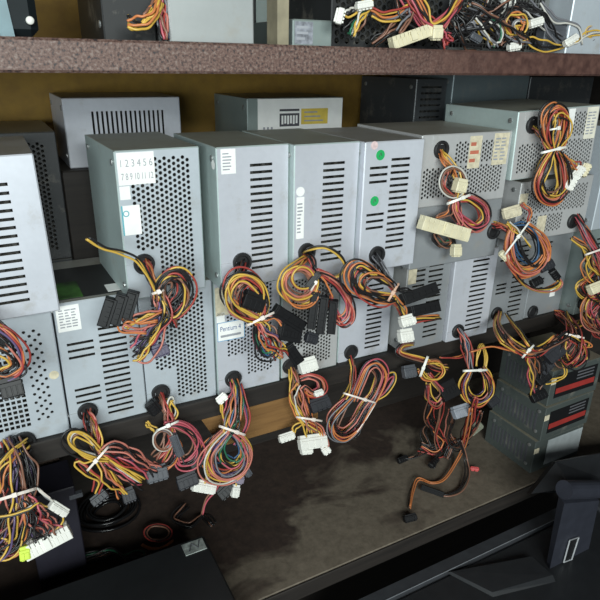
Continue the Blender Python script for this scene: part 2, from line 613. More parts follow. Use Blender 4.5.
class Harness:
    """wires, ties and plugs that hang in front of a unit; way-points are (photo u, photo v, mm in front of the face, bundle radius mm)"""
    def __init__(self, U=None, plane=None, root=None, label=None, seed=0, zplane=None):
        self.plane = plane if plane is not None else (U.y if U is not None else None)
        self.zplane = zplane
        self.inv = U.inv if U is not None else Matrix.Identity(4)
        if U is not None:
            self.node = empty('cable_bundle', (0, 0, 0), None, U.root)
        else:
            self.node = root
            self.inv = (Matrix.Translation(root.location*1000)).inverted()
        if label:
            self.node['label'] = label
        self.rr = random.Random(seed*31+5)

    fwd = False

    def P(self, q):
        if self.fwd and q[1] > 318:        # hangs out in front of the pile below
            q = (q[0], q[1], q[2]+min(72, (q[1]-318)*4))
        if self.zplane is not None:
            return at(q[0], q[1], z=self.zplane+q[2])
        return at(q[0], q[1], y=self.plane-q[2])

    def loc(self, p):
        return np.array((self.inv @ Vector(p))[:])

    def strand(self, cols, pts, r=None, wild=0.6, per=7):
        W = np.array([self.P(q) for q in pts])
        R = np.array([(q[3] if len(q) > 3 else 4.0) for q in pts])
        S = catmull(W, per)
        Rs = np.interp(np.linspace(0, len(R)-1, len(S)), np.arange(len(R)), R)
        T = np.gradient(S, axis=0)
        T /= np.linalg.norm(T, axis=1)[:, None]+1e-9
        a = np.array([0.1, 1., 0.2])
        if len(cols) > 3 and r is None:          # the wires between the ones that show
            cols = cols + ''.join(self.rr.choice(cols.replace('W', '') + 'KKKKN') for _ in range(int(len(cols)*0.6)))
        n = len(cols)
        order = list(range(n))
        self.rr.shuffle(order)
        fr = []
        nrm = a-T[0]*(a@T[0])
        for i in range(len(S)):
            nrm = nrm-T[i]*(nrm@T[i])
            nrm = nrm/(np.linalg.norm(nrm)+1e-9)
            fr.append((nrm, np.cross(T[i], nrm)))
        for k, c in enumerate(cols):
            kk = order[k]
            rho = math.sqrt((kk+0.5)/n)
            th = kk*2.39996+self.rr.uniform(-0.3, 0.3)
            tw = self.rr.uniform(-1.2, 1.2)
            ph1, ph2 = self.rr.uniform(0, 6.28), self.rr.uniform(0, 6.28)
            am = wild*self.rr.uniform(0.3, 1.0)
            Q = np.empty_like(S)
            L = len(S)-1
            ends = (S[0]+S[-1])/2 if np.linalg.norm(S[0]-S[-1]) < 40 else S[0]
            grow = self.rr.uniform(-0.13, 0.11) if n > 3 else self.rr.uniform(-0.04, 0.04)
            ph3, ph4 = self.rr.uniform(0, 6.28), self.rr.uniform(0, 6.28)
            for i in range(len(S)):
                t = i/L
                an = th+tw*t
                rad = Rs[i]*rho
                q = S[i]+rad*(math.cos(an)*fr[i][0]+math.sin(an)*fr[i][1])
                q = q+Rs[i]*am*(math.sin(5*t+ph1)*fr[i][0]+math.sin(7*t+ph2)*fr[i][1])*min(1, 4*t)
                q = q+Rs[i]*0.22*am*(math.sin(17*t+ph3)*fr[i][0]+math.sin(23*t+ph4)*fr[i][1])
                q = q+(S[i]-ends)*grow*min(1, 3*t)*(1 if ends is S[0] else min(1, 3*(1-t)))
                Q[i] = self.loc(q)
            mb = MB()
            mb.tube(Q, r or WR, 6)
            mb.build('wire', wire_mat(c), self.node, smooth=True)

    def coil(self, cols, u, v, off, ru, rv, turns=1.6, a0=0, tilt=0.0, jit=1.2, r=None):
        """wires wound in a ring round a pixel centre; ru, rv in pixels"""
        for c in cols:
            ph = a0+self.rr.uniform(-0.6, 0.6)
            s = 1+self.rr.uniform(-0.16, 0.12)
            o2 = self.rr.uniform(-4, 4)
            n = int(16*turns)
            Q = []
            for i in range(n+1):
                an = math.radians(0)+ph+2*math.pi*turns*i/n
                x, y = ru*s*math.cos(an), rv*s*math.sin(an)
                cx, sx = math.cos(tilt), math.sin(tilt)
                q = self.P((u+x*cx-y*sx+self.rr.uniform(-jit, jit)*0.3, v+x*sx+y*cx+self.rr.uniform(-jit, jit)*0.3, off+o2+3*math.sin(an*0.5)))
                Q.append(self.loc(q))
            mb = MB()
            mb.tube(catmull(Q, 3), r or WR, 6)
            mb.build('wire', wire_mat(c), self.node, smooth=True)

    def tie(self, a, b, off, depth=None, mat=None, wide=2.6, tail=None):
        """strap from pixel a to pixel b across the bundle, closed behind it"""
        A, B = self.P((a[0], a[1], off)), self.P((b[0], b[1], off))
        mid, h = (A+B)/2, (B-A)/2
        L = np.linalg.norm(h)*0.93
        ex = h/np.linalg.norm(h)
        view = mid-C
        view /= np.linalg.norm(view)
        ey = view-ex*(view@ex)
        ey /= np.linalg.norm(ey)
        ez = np.cross(ex, ey)
        dp = depth or min(L*0.75, 9)
        mb = MB()
        n = 22
        for i in range(n):
            an = 2*math.pi*i/n
            p = mid+ex*L*math.cos(an)+ey*dp*math.sin(an)
            nn = ex*math.cos(an)/L+ey*math.sin(an)/dp
            nn /= np.linalg.norm(nn)
            for (s, t) in ((-1, 0), (1, 0), (1, 1), (-1, 1)):
                mb.v.append(tuple(self.loc(p+ez*s*wide/2+nn*t*0.9)))
        for i in range(n):
            j = (i+1) % n
            for k in range(4):
                k2 = (k+1) % 4
                mb.f.append((i*4+k, i*4+k2, j*4+k2, j*4+k))
        if tail:
            Q = [self.loc(B), self.loc(self.P((tail[0], tail[1], off+6)))]
            mb.tube([Q[0], (Q[0]+Q[1])/2+np.array([0, -2, 1]), Q[1]], 0.8, 4)
        # ratchet head
        hd = mid-ey*dp
        for_m = Matrix.Identity(4)
        for i in range(3):
            for_m[i][0], for_m[i][1], for_m[i][2], for_m[i][3] = ex[i], ey[i], ez[i], hd[i]
        mm = self.inv @ for_m
        mb.box(-2.4, -2.4, -2.4, 2.4, 1, 2.4, 0.4, M=mm)
        mb.build('cable_tie', mat or M_TIE, self.node)

    def plug(self, a, b, width, off, mat=M_WHITE, thick=None, pins=4, rows=1, kind='molex', tilt=0.0, off2=None, name='connector', label=None):
        """plastic connector whose long side runs from pixel a to pixel b; width in mm across, seen from the camera"""
        A, B = self.P((a[0], a[1], off)), self.P((b[0], b[1], off if off2 is None else off2))
        ex = B-A
        L = np.linalg.norm(ex)
        ex /= L
        mid = (A+B)/2
        view = mid-C
        view /= np.linalg.norm(view)
        ey = view-ex*(view@ex)
        ey /= np.linalg.norm(ey)
        ez = np.cross(ex, ey)
        if ez[2] < 0 and abs(ez[2]) > 0.2:
            pass
        if tilt:
            c, s = math.cos(tilt), math.sin(tilt)
            ey, ez = ey*c+ez*s, -ey*s+ez*c
        Mx = Matrix.Identity(4)
        for i in range(3):
            Mx[i][0], Mx[i][1], Mx[i][2], Mx[i][3] = ex[i], ey[i], ez[i], mid[i]
        Mx = self.inv @ Mx
        th = thick or min(9.0, width*0.8)
        mb = MB()
        w2, t2 = width/2, th/2
        if kind == 'atx':          # long housing of square chambers with a latch on its long face
            mb.box(-L/2, -t2, -w2, L/2, t2, w2*0.35, 0.5, M=Mx)
            p = L/pins
            for i in range(pins):
                x0 = -L/2+i*p
                mb.box(x0+0.35, -t2+0.2, w2*0.3, x0+p-0.35, -0.3, w2, 0.3, M=Mx)
                mb.box(x0+0.35, 0.3, w2*0.3, x0+p-0.35, t2-0.2, w2, 0.3, M=Mx)
                mb.box(x0+0.5, -t2-0.5, -w2*0.8, x0+p-0.5, -t2+0.1, w2*0.2, M=Mx)
            mb.box(-p*0.7, -t2-2.2, -w2*0.7, p*0.7, -t2, w2*0.8, 0.3, M=Mx)
        elif kind == 'sata':       # flat angled housing with a step and a key
            mb.box(-L/2, -t2, -w2, L/2, t2, w2, 0.5, M=Mx)
            mb.box(-L/2+1.5, -t2-1.6, -w2*0.5, L/2-1.5, -t2, w2*0.9, 0.4, M=Mx)
            for i in range(5):
                x0 = -L/2+2+i*(L-4)/5
                mb.box(x0+0.3, -t2-2.4, -w2*0.4, x0+(L-4)/5-0.5, -t2-1.6, w2*0.2, M=Mx)
        else:                      # four-pole housing: chamfered shell, barrels, grip ribs
            mb.box(-L/2, -t2, -w2, L/2, t2, w2*0.55, 0.8, M=Mx)
            mb.box(-L/2+1.0, -t2+0.8, w2*0.5, L/2-1.0, t2-0.8, w2, 0.4, M=Mx)
            p = (L-2)/pins
            for i in range(pins):
                x0 = -L/2+1+i*p
                mb.box(x0+0.5, -t2-0.7, -w2*0.85, x0+p-0.5, -t2+0.2, w2*0.1, 0.2, M=Mx)
                mb.box(x0+0.6, -t2*0.6, -w2-1.5, x0+p-0.6, t2*0.6, -w2+0.2, 0.3, M=Mx)
        o = mb.build(name, mat, self.node)
        if label:
            o['label'] = label
        return o


# ================================================================== THE SETTING
def wall_paint():
    m, nt, b = nodes_of('mustard_wall')
    tc = N(nt, 'ShaderNodeTexCoord')
    n1 = N(nt, 'ShaderNodeTexNoise', Scale=5.0, Detail=6.0, Roughness=0.7)
    n2 = N(nt, 'ShaderNodeTexNoise', Scale=60.0, Detail=3.0)
    for n in (n1, n2):
        nt.links.new(tc.outputs['Object'], n.inputs['Vector'])
    c = ramp(nt, n1.outputs[0], [(0.3, (0.22, 0.12, 0.018)), (0.7, (0.38, 0.23, 0.035))])
    c = mix(nt, ramp(nt, n2.outputs[0], [(0.4, (0, 0, 0)), (0.8, (0.4,)*3)]), c, (0.12, 0.07, 0.02))
    nt.links.new(c, b.inputs['Base Color'])
    b.inputs['Roughness'].default_value = 0.7
    return m


def speckled_edge():
    """red-brown speckled board, smoother and rustier towards its far end"""
    m, nt, b = nodes_of('speckled_board')
    tc = N(nt, 'ShaderNodeTexCoord')
    v = N(nt, 'ShaderNodeTexNoise', Scale=400.0, Detail=2.0, Roughness=0.6)
    n1 = N(nt, 'ShaderNodeTexNoise', Scale=14.0, Detail=5.0)
    n2 = N(nt, 'ShaderNodeTexNoise', Scale=120.0, Detail=4.0)
    for n in (v, n1, n2):
        nt.links.new(tc.outputs['Object'], n.inputs['Vector'])
    speck = ramp(nt, v.outputs[0], [(0.34, (0.025, 0.02, 0.022)), (0.46, (0.11, 0.06, 0.048)), (0.56, (0.14, 0.085, 0.07)), (0.68, (0.20, 0.15, 0.13))])
    rust = ramp(nt, n2.outputs[0], [(0.3, (0.05, 0.022, 0.018)), (0.7, (0.11, 0.055, 0.043))])
    sep = N(nt, 'ShaderNodeSeparateXYZ')
    nt.links.new(tc.outputs['Object'], sep.inputs[0])
    add = N(nt, 'ShaderNodeMath', operation='MULTIPLY_ADD')
    nt.links.new(n1.outputs[0], add.inputs[0])
    add.inputs[1].default_value = 0.25
    nt.links.new(sep.outputs[0], add.inputs[2])
    f = ramp(nt, add.outputs[0], [(0.18, (0, 0, 0)), (0.42, (1, 1, 1))])
    nt.links.new(mix(nt, f, speck, rust), b.inputs['Base Color'])
    b.inputs['Roughness'].default_value = 0.55
    bump = N(nt, 'ShaderNodeBump', Strength=0.3, Distance=0.001)
    nt.links.new(n2.outputs[0], bump.inputs['Height'])
    nt.links.new(bump.outputs[0], b.inputs['Normal'])
    return m


def dusty_board():
    """dark brown board with wiped patches in its pale dust and shade painted in at the back"""
    m, nt, b = nodes_of('dusty_board')
    tc = N(nt, 'ShaderNodeTexCoord')
    n1 = N(nt, 'ShaderNodeTexNoise', Scale=8.5, Detail=4.0, Roughness=0.55, Distortion=0.7)
    n2 = N(nt, 'ShaderNodeTexNoise', Scale=90.0, Detail=5.0, Roughness=0.7)
    for n in (n1, n2):
        nt.links.new(tc.outputs['Object'], n.inputs['Vector'])
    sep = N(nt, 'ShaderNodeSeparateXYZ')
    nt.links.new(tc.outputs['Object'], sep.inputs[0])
    # pale dust at front and far end; shade under the plank coloured in behind
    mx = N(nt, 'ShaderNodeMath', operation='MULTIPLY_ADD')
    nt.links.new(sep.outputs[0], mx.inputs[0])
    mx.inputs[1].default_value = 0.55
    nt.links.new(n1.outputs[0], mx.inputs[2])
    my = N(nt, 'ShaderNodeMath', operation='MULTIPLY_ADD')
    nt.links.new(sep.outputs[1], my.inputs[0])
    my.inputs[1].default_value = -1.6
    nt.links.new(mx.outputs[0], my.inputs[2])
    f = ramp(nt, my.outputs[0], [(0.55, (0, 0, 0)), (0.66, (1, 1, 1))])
    dirt_and_shade = ramp(nt, n2.outputs[0], [(0.3, (0.022, 0.014, 0.011)), (0.7, (0.05, 0.032, 0.024))])
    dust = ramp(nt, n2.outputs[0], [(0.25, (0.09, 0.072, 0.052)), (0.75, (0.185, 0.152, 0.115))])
    nt.links.new(mix(nt, f, dirt_and_shade, dust), b.inputs['Base Color'])
    b.inputs['Roughness'].default_value = 0.75
    return m


def wood(name, a, bcol, sx=3.0):
    m, nt, b = nodes_of(name)
    tc = N(nt, 'ShaderNodeTexCoord')
    mp = N(nt, 'ShaderNodeMapping')
    mp.inputs['Scale'].default_value = (sx, 30, 60)
    nt.links.new(tc.outputs['Object'], mp.inputs[0])
    n1 = N(nt, 'ShaderNodeTexNoise', Scale=2.0, Detail=6.0, Roughness=0.65)
    nt.links.new(mp.outputs[0], n1.inputs['Vector'])
    nt.links.new(ramp(nt, n1.outputs[0], [(0.3, a), (0.7, bcol)]), b.inputs['Base Color'])
    b.inputs['Roughness'].default_value = 0.65
    return m


mb = MB()
mb.box(-1200, 330, -900, 1600, 350, 1000)
tag(mb.build('wall_back', wall_paint()), kind='structure')
mb = MB()
mb.box(-1200, -2200, -920, 1600, 350, -900)
tag(mb.build('floor', plain('dark_floor', (0.03, 0.027, 0.025), 0.8)), kind='structure')

shelving = empty('shelving', (0, 0, -900))
tag(shelving, 'wooden shelving with speckled brown upper board and dusty brown lower board', 'shelving')


def board(name, x0, y0, z0, x1, y1, z1, mat, ch=1.5):
    b_ = MB()
    b_.box(x0, y0, z0+900, x1, y1, z1+900, ch)
    return b_.build(name, mat, shelving)


M_DARKWOOD = wood('dark_plank', (0.008, 0.006, 0.005), (0.022, 0.017, 0.014))
board('upper_board', -900, -105, 378, 1300, 328, 402, speckled_edge(), 2.0)
board('middle_plank', -700, -3, -27, 900, 326, -0.2, M_DARKWOOD)
board('shade_board', -900, -105, 690, 1300, 328, 718, M_DARKWOOD)  # out-of-view board added to keep light off the wall above
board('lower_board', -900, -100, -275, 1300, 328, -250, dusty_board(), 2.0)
board('front_strip', -900, -103, -275.5, 1300, -100.2, -250.5, M_DARKWOOD, 0.5)
BATTEN = wood('batten_wood', (0.13, 0.062, 0.018), (0.24, 0.125, 0.04))
bt = MB()
bt.v = [(-20, 2, 872), (150, 2, 872), (150, 2, 822), (5, 2, 822), (-20, 26, 872), (150, 26, 872), (150, 26, 822), (5, 26, 822)]
bt.f = [(0, 1, 2, 3), (7, 6, 5, 4), (0, 4, 5, 1), (3, 2, 6, 7), (0, 3, 7, 4), (1, 5, 6, 2)]
bt.build('batten', BATTEN, shelving)
board('rear_ledge', -125, 175, 0, 900, 326, 258, M_DARKWOOD)
board('lower_shade_panel', -700, 200, -250, 898, 215, -27, M_DARKWOOD)  # dark sheet added for the shaded void under the plank
board('gap_shade_panel', -700, -40, -900, 898, -22, -275, M_DARKWOOD)  # dark panel added so the gap below the lower board stays black
for x in (-720, 900):
    board('upright', x, -60, -900, x+22, 328, 1000, M_DARKWOOD)
for x in (-420, 760):
    board('plank_support', x, 20, -250, x+45, 160, -27, M_DARKWOOD)

# ================================================================== POWER SUPPLIES
LAV = steel('lavender_steel', (0.56, 0.575, 0.63))
BLU = steel('blue_grey_steel', (0.50, 0.545, 0.59))
GRN = steel('green_sheen_steel', (0.46, 0.55, 0.54))  # greenish reflection on the side walls, put into the base colour
WRM = steel('warm_grey_steel', (0.50, 0.50, 0.50))
PALE = steel('pale_steel', (0.60, 0.62, 0.68))
DULL = steel('dull_grey_steel', (0.30, 0.315, 0.33))
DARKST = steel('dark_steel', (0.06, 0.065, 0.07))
GREENISH = steel('dim_green_steel', (0.26, 0.31, 0.30))

TOP = 'power supplies of the upper row'
LOW = 'power supplies of the lower row'
RGT = 'power supplies stacked flat at the far end'

ZT = 154.5
# --- upper row, standing
P1 = power_supply('pale power supply with long slots, leftmost of the upper row', TOP, -249, -19, ZT, 85, 153, yaw=-1, roll=-1.0,
                  slots=column(14, 60, 17, 128, 15), mat=PALE, grommet=(20, 12), tab=False)
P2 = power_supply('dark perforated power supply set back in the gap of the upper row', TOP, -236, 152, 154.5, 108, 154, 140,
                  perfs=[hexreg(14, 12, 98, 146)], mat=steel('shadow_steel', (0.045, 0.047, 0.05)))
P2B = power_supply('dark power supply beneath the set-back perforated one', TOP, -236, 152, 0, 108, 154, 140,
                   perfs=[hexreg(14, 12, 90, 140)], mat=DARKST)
P3 = power_supply('perforated power supply with a numbered white sticker, in the upper row', TOP, -97, -21, ZT, 85, 153, yaw=1.5,
                  perfs=[hexreg(13, 9, 77, 144, skip=[(0, 0, 37, 52)])], mat=BLU, grommet=(19, 38), side_mat=GRN)
P4 = power_supply('lavender grey power supply with one slot column, right of the numbered one', TOP, 0.5, -34, ZT, 83, 153, yaw=0.6, lean=-0.4,
                  slots=column(37, 63, 20, 133, 16), mat=LAV, grommet=(25, 29), side_mat=GRN)
P5 = power_supply('lavender grey power supply with a tall narrow white sticker, in the upper row', TOP, 84, -43, ZT, 83, 153, yaw=0.3,
                  slots=column(36, 64, 20, 131, 16), mat=LAV, grommet=(17, 33), side_mat=GRN)
P6 = power_supply('power supply with two green dot stickers and triple slot groups', TOP, 167.5, -52, ZT, 83, 153, yaw=0,
                  slots=column(8, 33, 108, 124, 3) + column(7, 32, 54, 70, 3) + column(37, 64, 27, 132, 15), mat=PALE, grommet=(25, 20), tab=False)
# --- lower row, standing
L1 = power_supply('blue grey power supply with square-hole grid, leftmost of the lower row', LOW, -256, 4, 0, 85, 154, yaw=0,
                  perfs=[dict(x0=16, z0=18, x1=52, z1=132, cw=5.4, ch=6.0, r=1.9, kind='square'),
                         dict(x0=54, z0=22, x1=74, z1=136, cw=4.6, ch=5.2, r=1.75, kind='diamond')], mat=BLU, grommet=(38, 2), tab=False, gr=12)
L2 = power_supply('power supply with triple slot groups, under the gap in the upper row', LOW, -169, 3, 0, 85, 154, yaw=0,
                  slots=column(8, 35, 90, 106, 3) + column(9, 36, 34, 50, 3) + column(41, 70, 12, 118, 15), mat=BLU, grommet=(19, 21))
L3 = power_supply('perforated power supply directly below the numbered one, in the lower row', LOW, -82.5, 5, 0, 85, 154, yaw=-1.5,
                  perfs=[hexreg(13, 8, 77, 145, skip=[(0, 0, 37, 52)])], mat=BLU, grommet=(16, 22))
L4 = power_supply('perforated power supply with a torn beige sticker and a blue-edged one', LOW, 4, 1, 0, 85, 154, yaw=-1,
                  perfs=[hexreg(14, 20, 77, 146, skip=[(0, 0, 38, 52)], r=1.75, cw=4.3, ch=5.1)], mat=LAV, grommet=(20, 20), side_mat=GRN)
L5 = power_supply('perforated power supply between the sticker-covered one and the slotted one', LOW, 93, 3, 0, 85, 154, yaw=0,
                  perfs=[hexreg(14, 12, 77, 146, skip=[(0, 0, 30, 40)], r=1.75, cw=4.3, ch=5.1)], mat=WRM, grommet=(12, 17), side_mat=GRN)
L6 = power_supply('power supply with one slot column, beside the dark gap in the lower row', LOW, 182, 8, 0, 85, 154, yaw=-1,
                  slots=column(44, 70, 14, 108, 14), mat=LAV, grommet=(21, 13), side_mat=GRN)
Q1 = power_supply('grey power supply with two slot columns, right of the dark gap', LOW, 282, -4, 0, 78, 139.5, yaw=0,
                  slots=column(10, 32, 92, 122, 5) + column(38, 64, 16, 126, 15), mat=DULL, side_mat=WRM)
Q2 = power_supply('lavender power supply with one slot column, below the cream plug in the lower row', LOW, 362, -10, 0, 82, 139.5, yaw=-0.5,
                  slots=column(34, 66, 14, 124, 15), mat=LAV, grommet=(20, 16))
Q3 = power_supply('dull slotted power supply behind the cables, below the flat perforated pair', LOW, 450, 0, 0, 85, 152, yaw=0,
                  slots=column(12, 34, 112, 126, 3) + column(12, 34, 58, 72, 3) + column(44, 72, 14, 130, 15), mat=DULL, grommet=(20, 24), tab=False)
Q4 = power_supply('dull power supply in the lower row beside the green-sided one', LOW, 538, 2, 0, 85, 152, yaw=0,
                  slots=column(10, 38, 96, 128, 5) + column(12, 34, 50, 66, 3), mat=DULL, grommet=(18, 10), tab=False)
Q5 = power_supply('green-sided power supply at the far end of the lower row', LOW, 627, -24, 0, 85, 152,
                  slots=column(20, 66, 20, 130, 14), mat=GREENISH, grommet=(16, 20), tab=False)
# --- the flat stacks at the far end
RM = power_supply('plain grey power supply lying flat behind the cream plug', RGT, 256, -38, 140.5, 150, 81, 140, mat=DULL, grommet=(140, 36), tab=False)
P7 = power_supply('flat perforated power supply with two old beige stickers', RGT, 256, -40, 222, 148, 88, 140, yaw=0,
                  perfs=[hexreg(6, 10, 142, 50, r=1.9, cw=4.4, ch=5.2), hexreg(54, 50.5, 142, 80, r=1.9, cw=4.4, ch=5.2)], mat=WRM, grommet=(30, 70))
P9 = power_supply('flat perforated power supply upside down, under the topmost one', RGT, 440, -36, 153.5, 150, 86, 140, yaw=0,
                  perfs=[hexreg(8, 38, 142, 78, r=1.9, cw=4.4, ch=5.2), hexreg(8, 8, 96, 37.5, r=1.9, cw=4.4, ch=5.2)], mat=WRM, grommet=(120, 19), tab=False)
P8 = power_supply('flat perforated power supply topmost at the far end, tied cables on its face', RGT, 406, -46, 246, 153, 88, 140, roll=-2.2, yaw=-1,
                  perfs=[hexreg(8, 8, 150, 48, r=1.9, cw=4.4, ch=5.2), hexreg(64, 48.5, 150, 80, r=1.9, cw=4.4, ch=5.2)], mat=WRM, grommet=(26, 70), side_mat=GRN)
P10 = power_supply('blue grey power supply cut by the picture edge in the upper row', TOP, 604, -40, 153.5, 85, 154, mat=BLU,
                   slots=column(20, 66, 20, 130, 14))
# --- behind the rows
REAR = 'units lying behind the rows'
B1 = power_supply('grey power supply with upright slots lying behind the upper row', REAR, -112, 190, 258.5, 146, 84, 125, yaw=0,
                  slots=vcolumn(34, 122, 30, 68, 16, 2.6), mat=PALE)
B2 = power_supply('power supply with a white front label lying behind the lavender ones', REAR, 128, 185, 258.5, 156, 81, 130, mat=GREENISH)
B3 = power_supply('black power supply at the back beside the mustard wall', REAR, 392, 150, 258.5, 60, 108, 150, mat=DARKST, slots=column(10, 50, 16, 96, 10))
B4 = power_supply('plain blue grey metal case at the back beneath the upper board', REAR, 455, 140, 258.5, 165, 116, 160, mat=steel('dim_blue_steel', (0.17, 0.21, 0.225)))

B5 = power_supply('added black box darkening the corner under the upper board', REAR, 623, 140, 258.5, 160, 112, 160, mat=DARKST)  # invented unit, hides the bright wall so the corner is dark

# stickers
o = sticker(P3, 2, 120, 38, 151, label='white sticker printed with the numbers one to twelve')
text_mesh('numerals', '1 2 3 4 5 6', 7.0, (5, -0.5, 137.5), M_GREYINK, o, width=31)
text_mesh('numerals', '7 8 9 10 11 12', 6.4, (5, -0.5, 125), M_GREYINK, o, width=31)
sticker(P3, 2, 106, 12, 119, mat=M_PAPER)
TEAL = plain('teal_ink', (0.10, 0.36, 0.42), 0.6)
o = sticker(P3, 1.5, 70, 20, 100, label='torn white sticker with a teal ring', frame=None)
r_ = MB()
r_.lathe_y([(2.2, -0.45), (3.2, -0.45), (3.2, -0.35), (2.2, -0.35)], 6, 92, 0, 18, close=True)
r_.build('ring_print', TEAL, o)
r_ = MB()
r_.box(1.5, -0.5, 70, 3.0, -0.35, 100)
r_.build('border', TEAL, o)
sticker(P4, 5, 126, 21, 151, lines=6, seed=3)
round_sticker(P5, 8, 103, 5.2, M_PAPER, None)
sticker(P5, 3.5, 50, 13, 97, lines=9, seed=4)
M_GREEN = plain('green_dot', (0.015, 0.36, 0.10), 0.5)
round_sticker(P6, 21, 138, 5.8, M_GREEN, M_INK, label='green dot sticker with a pen mark')
round_sticker(P6, 17, 86, 5.8, M_GREEN, M_INK, label='green dot sticker with a pen mark')
M_ROSE = plain('rose_paper', (0.66, 0.50, 0.50), 0.7, var=0.2, scale=200)
round_sticker(P6, 12, 149, 4.6, M_ROSE)
sticker(L2, 2, 122, 25, 151, lines=7, cols=3, seed=5)
round_sticker(L1, 78, 74, 5, M_OLDPAPER)
M_PBLUE = plain('blue_border', (0.16, 0.33, 0.52), 0.6)
o = sticker(L4, 2, 74, 37, 99, mat=M_PAPER, frame=M_PBLUE, label='white sticker with a blue border')
text_mesh('sticker_text', 'Pentium 4', 6.5, (6, -0.5, 87), plain('blue_ink', (0.05, 0.09, 0.25), 0.6), o, width=26)
p_ = MB()
p_.box(6, -0.5, 79, 32, -0.4, 82)
p_.build('print', M_GREYINK, o)
sticker(L4, 1, 108, 22, 144, mat=M_OLDPAPER, label='torn beige sticker')
sticker(L4, 2, 98, 12, 112, mat=M_PAPER)
sticker(Q1, 2, 104, 16, 138, mat=M_OLDPAPER)
sticker(P7, 76, 44, 96, 84, mat=M_OLDPAPER, lines=3, ink=plain('red_ink', (0.45, 0.13, 0.08), 0.7), seed=8)
sticker(P7, 117, 46, 143, 86, mat=M_OLDPAPER, lines=7, cols=2, seed=9)
sticker(P8, 92, 52, 104, 86, mat=M_PAPER)
sticker(P8, 128, 44, 150, 86, mat=plain('pale_old_paper', (0.70, 0.67, 0.56), 0.7), lines=8, cols=2, seed=10)
sticker(P9, 44, 6, 62, 34, mat=M_OLDPAPER)
sticker(P9, 1, 50, 16, 70, mat=M_OLDPAPER)
sticker(Q4, 54, 30, 66, 44, mat=M_PAPER)
o = sticker(B2, 16, 12, 155, 80, mat=M_PAPER, label='large white label')
p_ = MB()
p_.box(50, -0.5, 42, 82, -0.4, 60)
p_.box(50, -0.5, 63, 82, -0.4, 66)
p_.build('print', M_INK, o)
p_ = MB()
for k in range(6):
    p_.box(53+k*4.6, -0.62, 45+(k % 2), 56+k*4.6, -0.5, 57)
p_.build('print', M_PAPER, o)
p_ = MB()
p_.box(85, -0.5, 44, 130, -0.4, 66)
p_.build('print', plain('yellow_print', (0.62, 0.46, 0.08), 0.6), o)
p_ = MB()
for k in range(3):
    p_.box(90, -0.62, 48+k*6, 122-k*5, -0.5, 50+k*6)
    p_.box(24+k*6, -0.5, 34+k, 27+k*6, -0.4, 42)
p_.build('print', M_GREYINK, o)

# sticker of black and green on top of L2, seen from above
tl = MB()
tl.box(6, 8, 154, 74, 110, 154.5)
o = tl.build('top_label', plain('black_label', (0.02, 0.02, 0.02), 0.5), L2.root)
o['label'] = 'black and green label on the top'
g_ = MB()
g_.box(8, 10, 154.5, 32, 60, 154.8)
g_.build('print', plain('leaf_green_ink', (0.04, 0.12, 0.02), 0.5, var=0.9, scale=35), o)
g_ = MB()
g_.box(58, 12, 154.5, 72, 34, 154.8)
g_.build('print', M_PAPER, o)
# round white paper dot on the left cheek of P4
g_ = MB()
n = 16
g_.v = [(-0.5, 8+5*math.cos(2*math.pi*k/n), 135+5*math.sin(2*math.pi*k/n)) for k in range(n)]
g_.f = [tuple(range(n))]
g_.build('round_sticker', M_PAPER, P4.root)

# --- slim units piled under the plank
PILE = 'slim units piled on the lower board'
M_REDST = plain('red_stripe', (0.30, 0.03, 0.025), 0.5)
for i, (lab, dx, dy, rz) in enumerate((('slim grey power supply at the bottom of the three-high pile', 0, 0, 0),
                                       ('slim grey power supply with a red striped black label, middle of the pile', 6, -2, 1.0),
                                       ('slim grey power supply on top of the three-high pile', 10, 2, -0.6))):
    u = power_supply(lab, PILE, 521+dx, -80+dy, -250+i*64.2, 118, 64, 105, yaw=rz, mat=steel('dark_green_steel', (0.085, 0.10, 0.095)), name='slim_power_supply')
    # slots in the left cheek
    s = MB()
    for k in range(11):
        s.box(-0.4, 14+k*7.6, 14, 0.1, 17.4+k*7.6, 46)
    s.build('side_slots', M_INK, u.root)
    if i == 0:
        sticker(u, 30, 8, 116, 58, mat=plain('pale_grey_paper', (0.34, 0.37, 0.38), 0.6), lines=0, label='pale grey label')
    else:
        o = sticker(u, 12, 12, 108, 54, mat=M_BLACK, label='black label with a red stripe')
        q = MB()
        q.box(14, -0.6, 20, 106, -0.45, 30)
        q.build('stripe', M_REDST, o)
        q = MB()
        for k in range(3):
            q.box(60, -0.6, 36+k*6, 100, -0.45, 38.5+k*6)
        q.build('print', plain('dim_ink', (0.10, 0.10, 0.11), 0.6), o)
    q = MB()
    q.box(-1, -1.2, 40, 10, 0.1, 50, 0.4)
    q.build('tape', M_OLDPAPER, u.root)

# ================================================================== CABLES
# P3: ring of cable, yellow pair to the left, black plugs, fan of wires below
H = Harness(P3, seed=3)
H.strand('SRKKORNK', [(146, 262, -2, 4.5), (149, 270, 12, 5), (156, 290, 24, 5), (160, 306, 27, 6)])
H.strand('YYYPPKKMRSPK', [(158, 292, 25, 4), (164, 306, 28, 6), (162, 322, 28, 9), (152, 338, 26, 10), (142, 348, 24, 11), (134, 351, 20, 11)])
H.strand('OKRKYKNSK', [(158, 300, 25, 4), (160, 284, 29, 5), (170, 274, 31, 5), (182, 275, 32, 5), (190, 288, 32, 5), (187, 303, 30, 5), (176, 315, 28, 5), (163, 313, 27, 5)])
H.strand('KKNR', [(160, 310, 22, 5), (170, 300, 24, 6), (178, 288, 24, 6), (172, 280, 24, 5), (164, 288, 24, 5), (176, 325, 20, 5)])
H.strand('YYK', [(158, 295, 26, 2), (148, 275, 30, 2), (138, 260, 32, 2.4), (122, 253, 34, 2.4), (104, 249, 36, 2.6), (87, 238, 38, 3.5)])
H.strand('YOKKS', [(164, 310, 28, 3), (150, 315, 30, 5), (136, 319, 28, 6), (124, 324, 26, 7)])
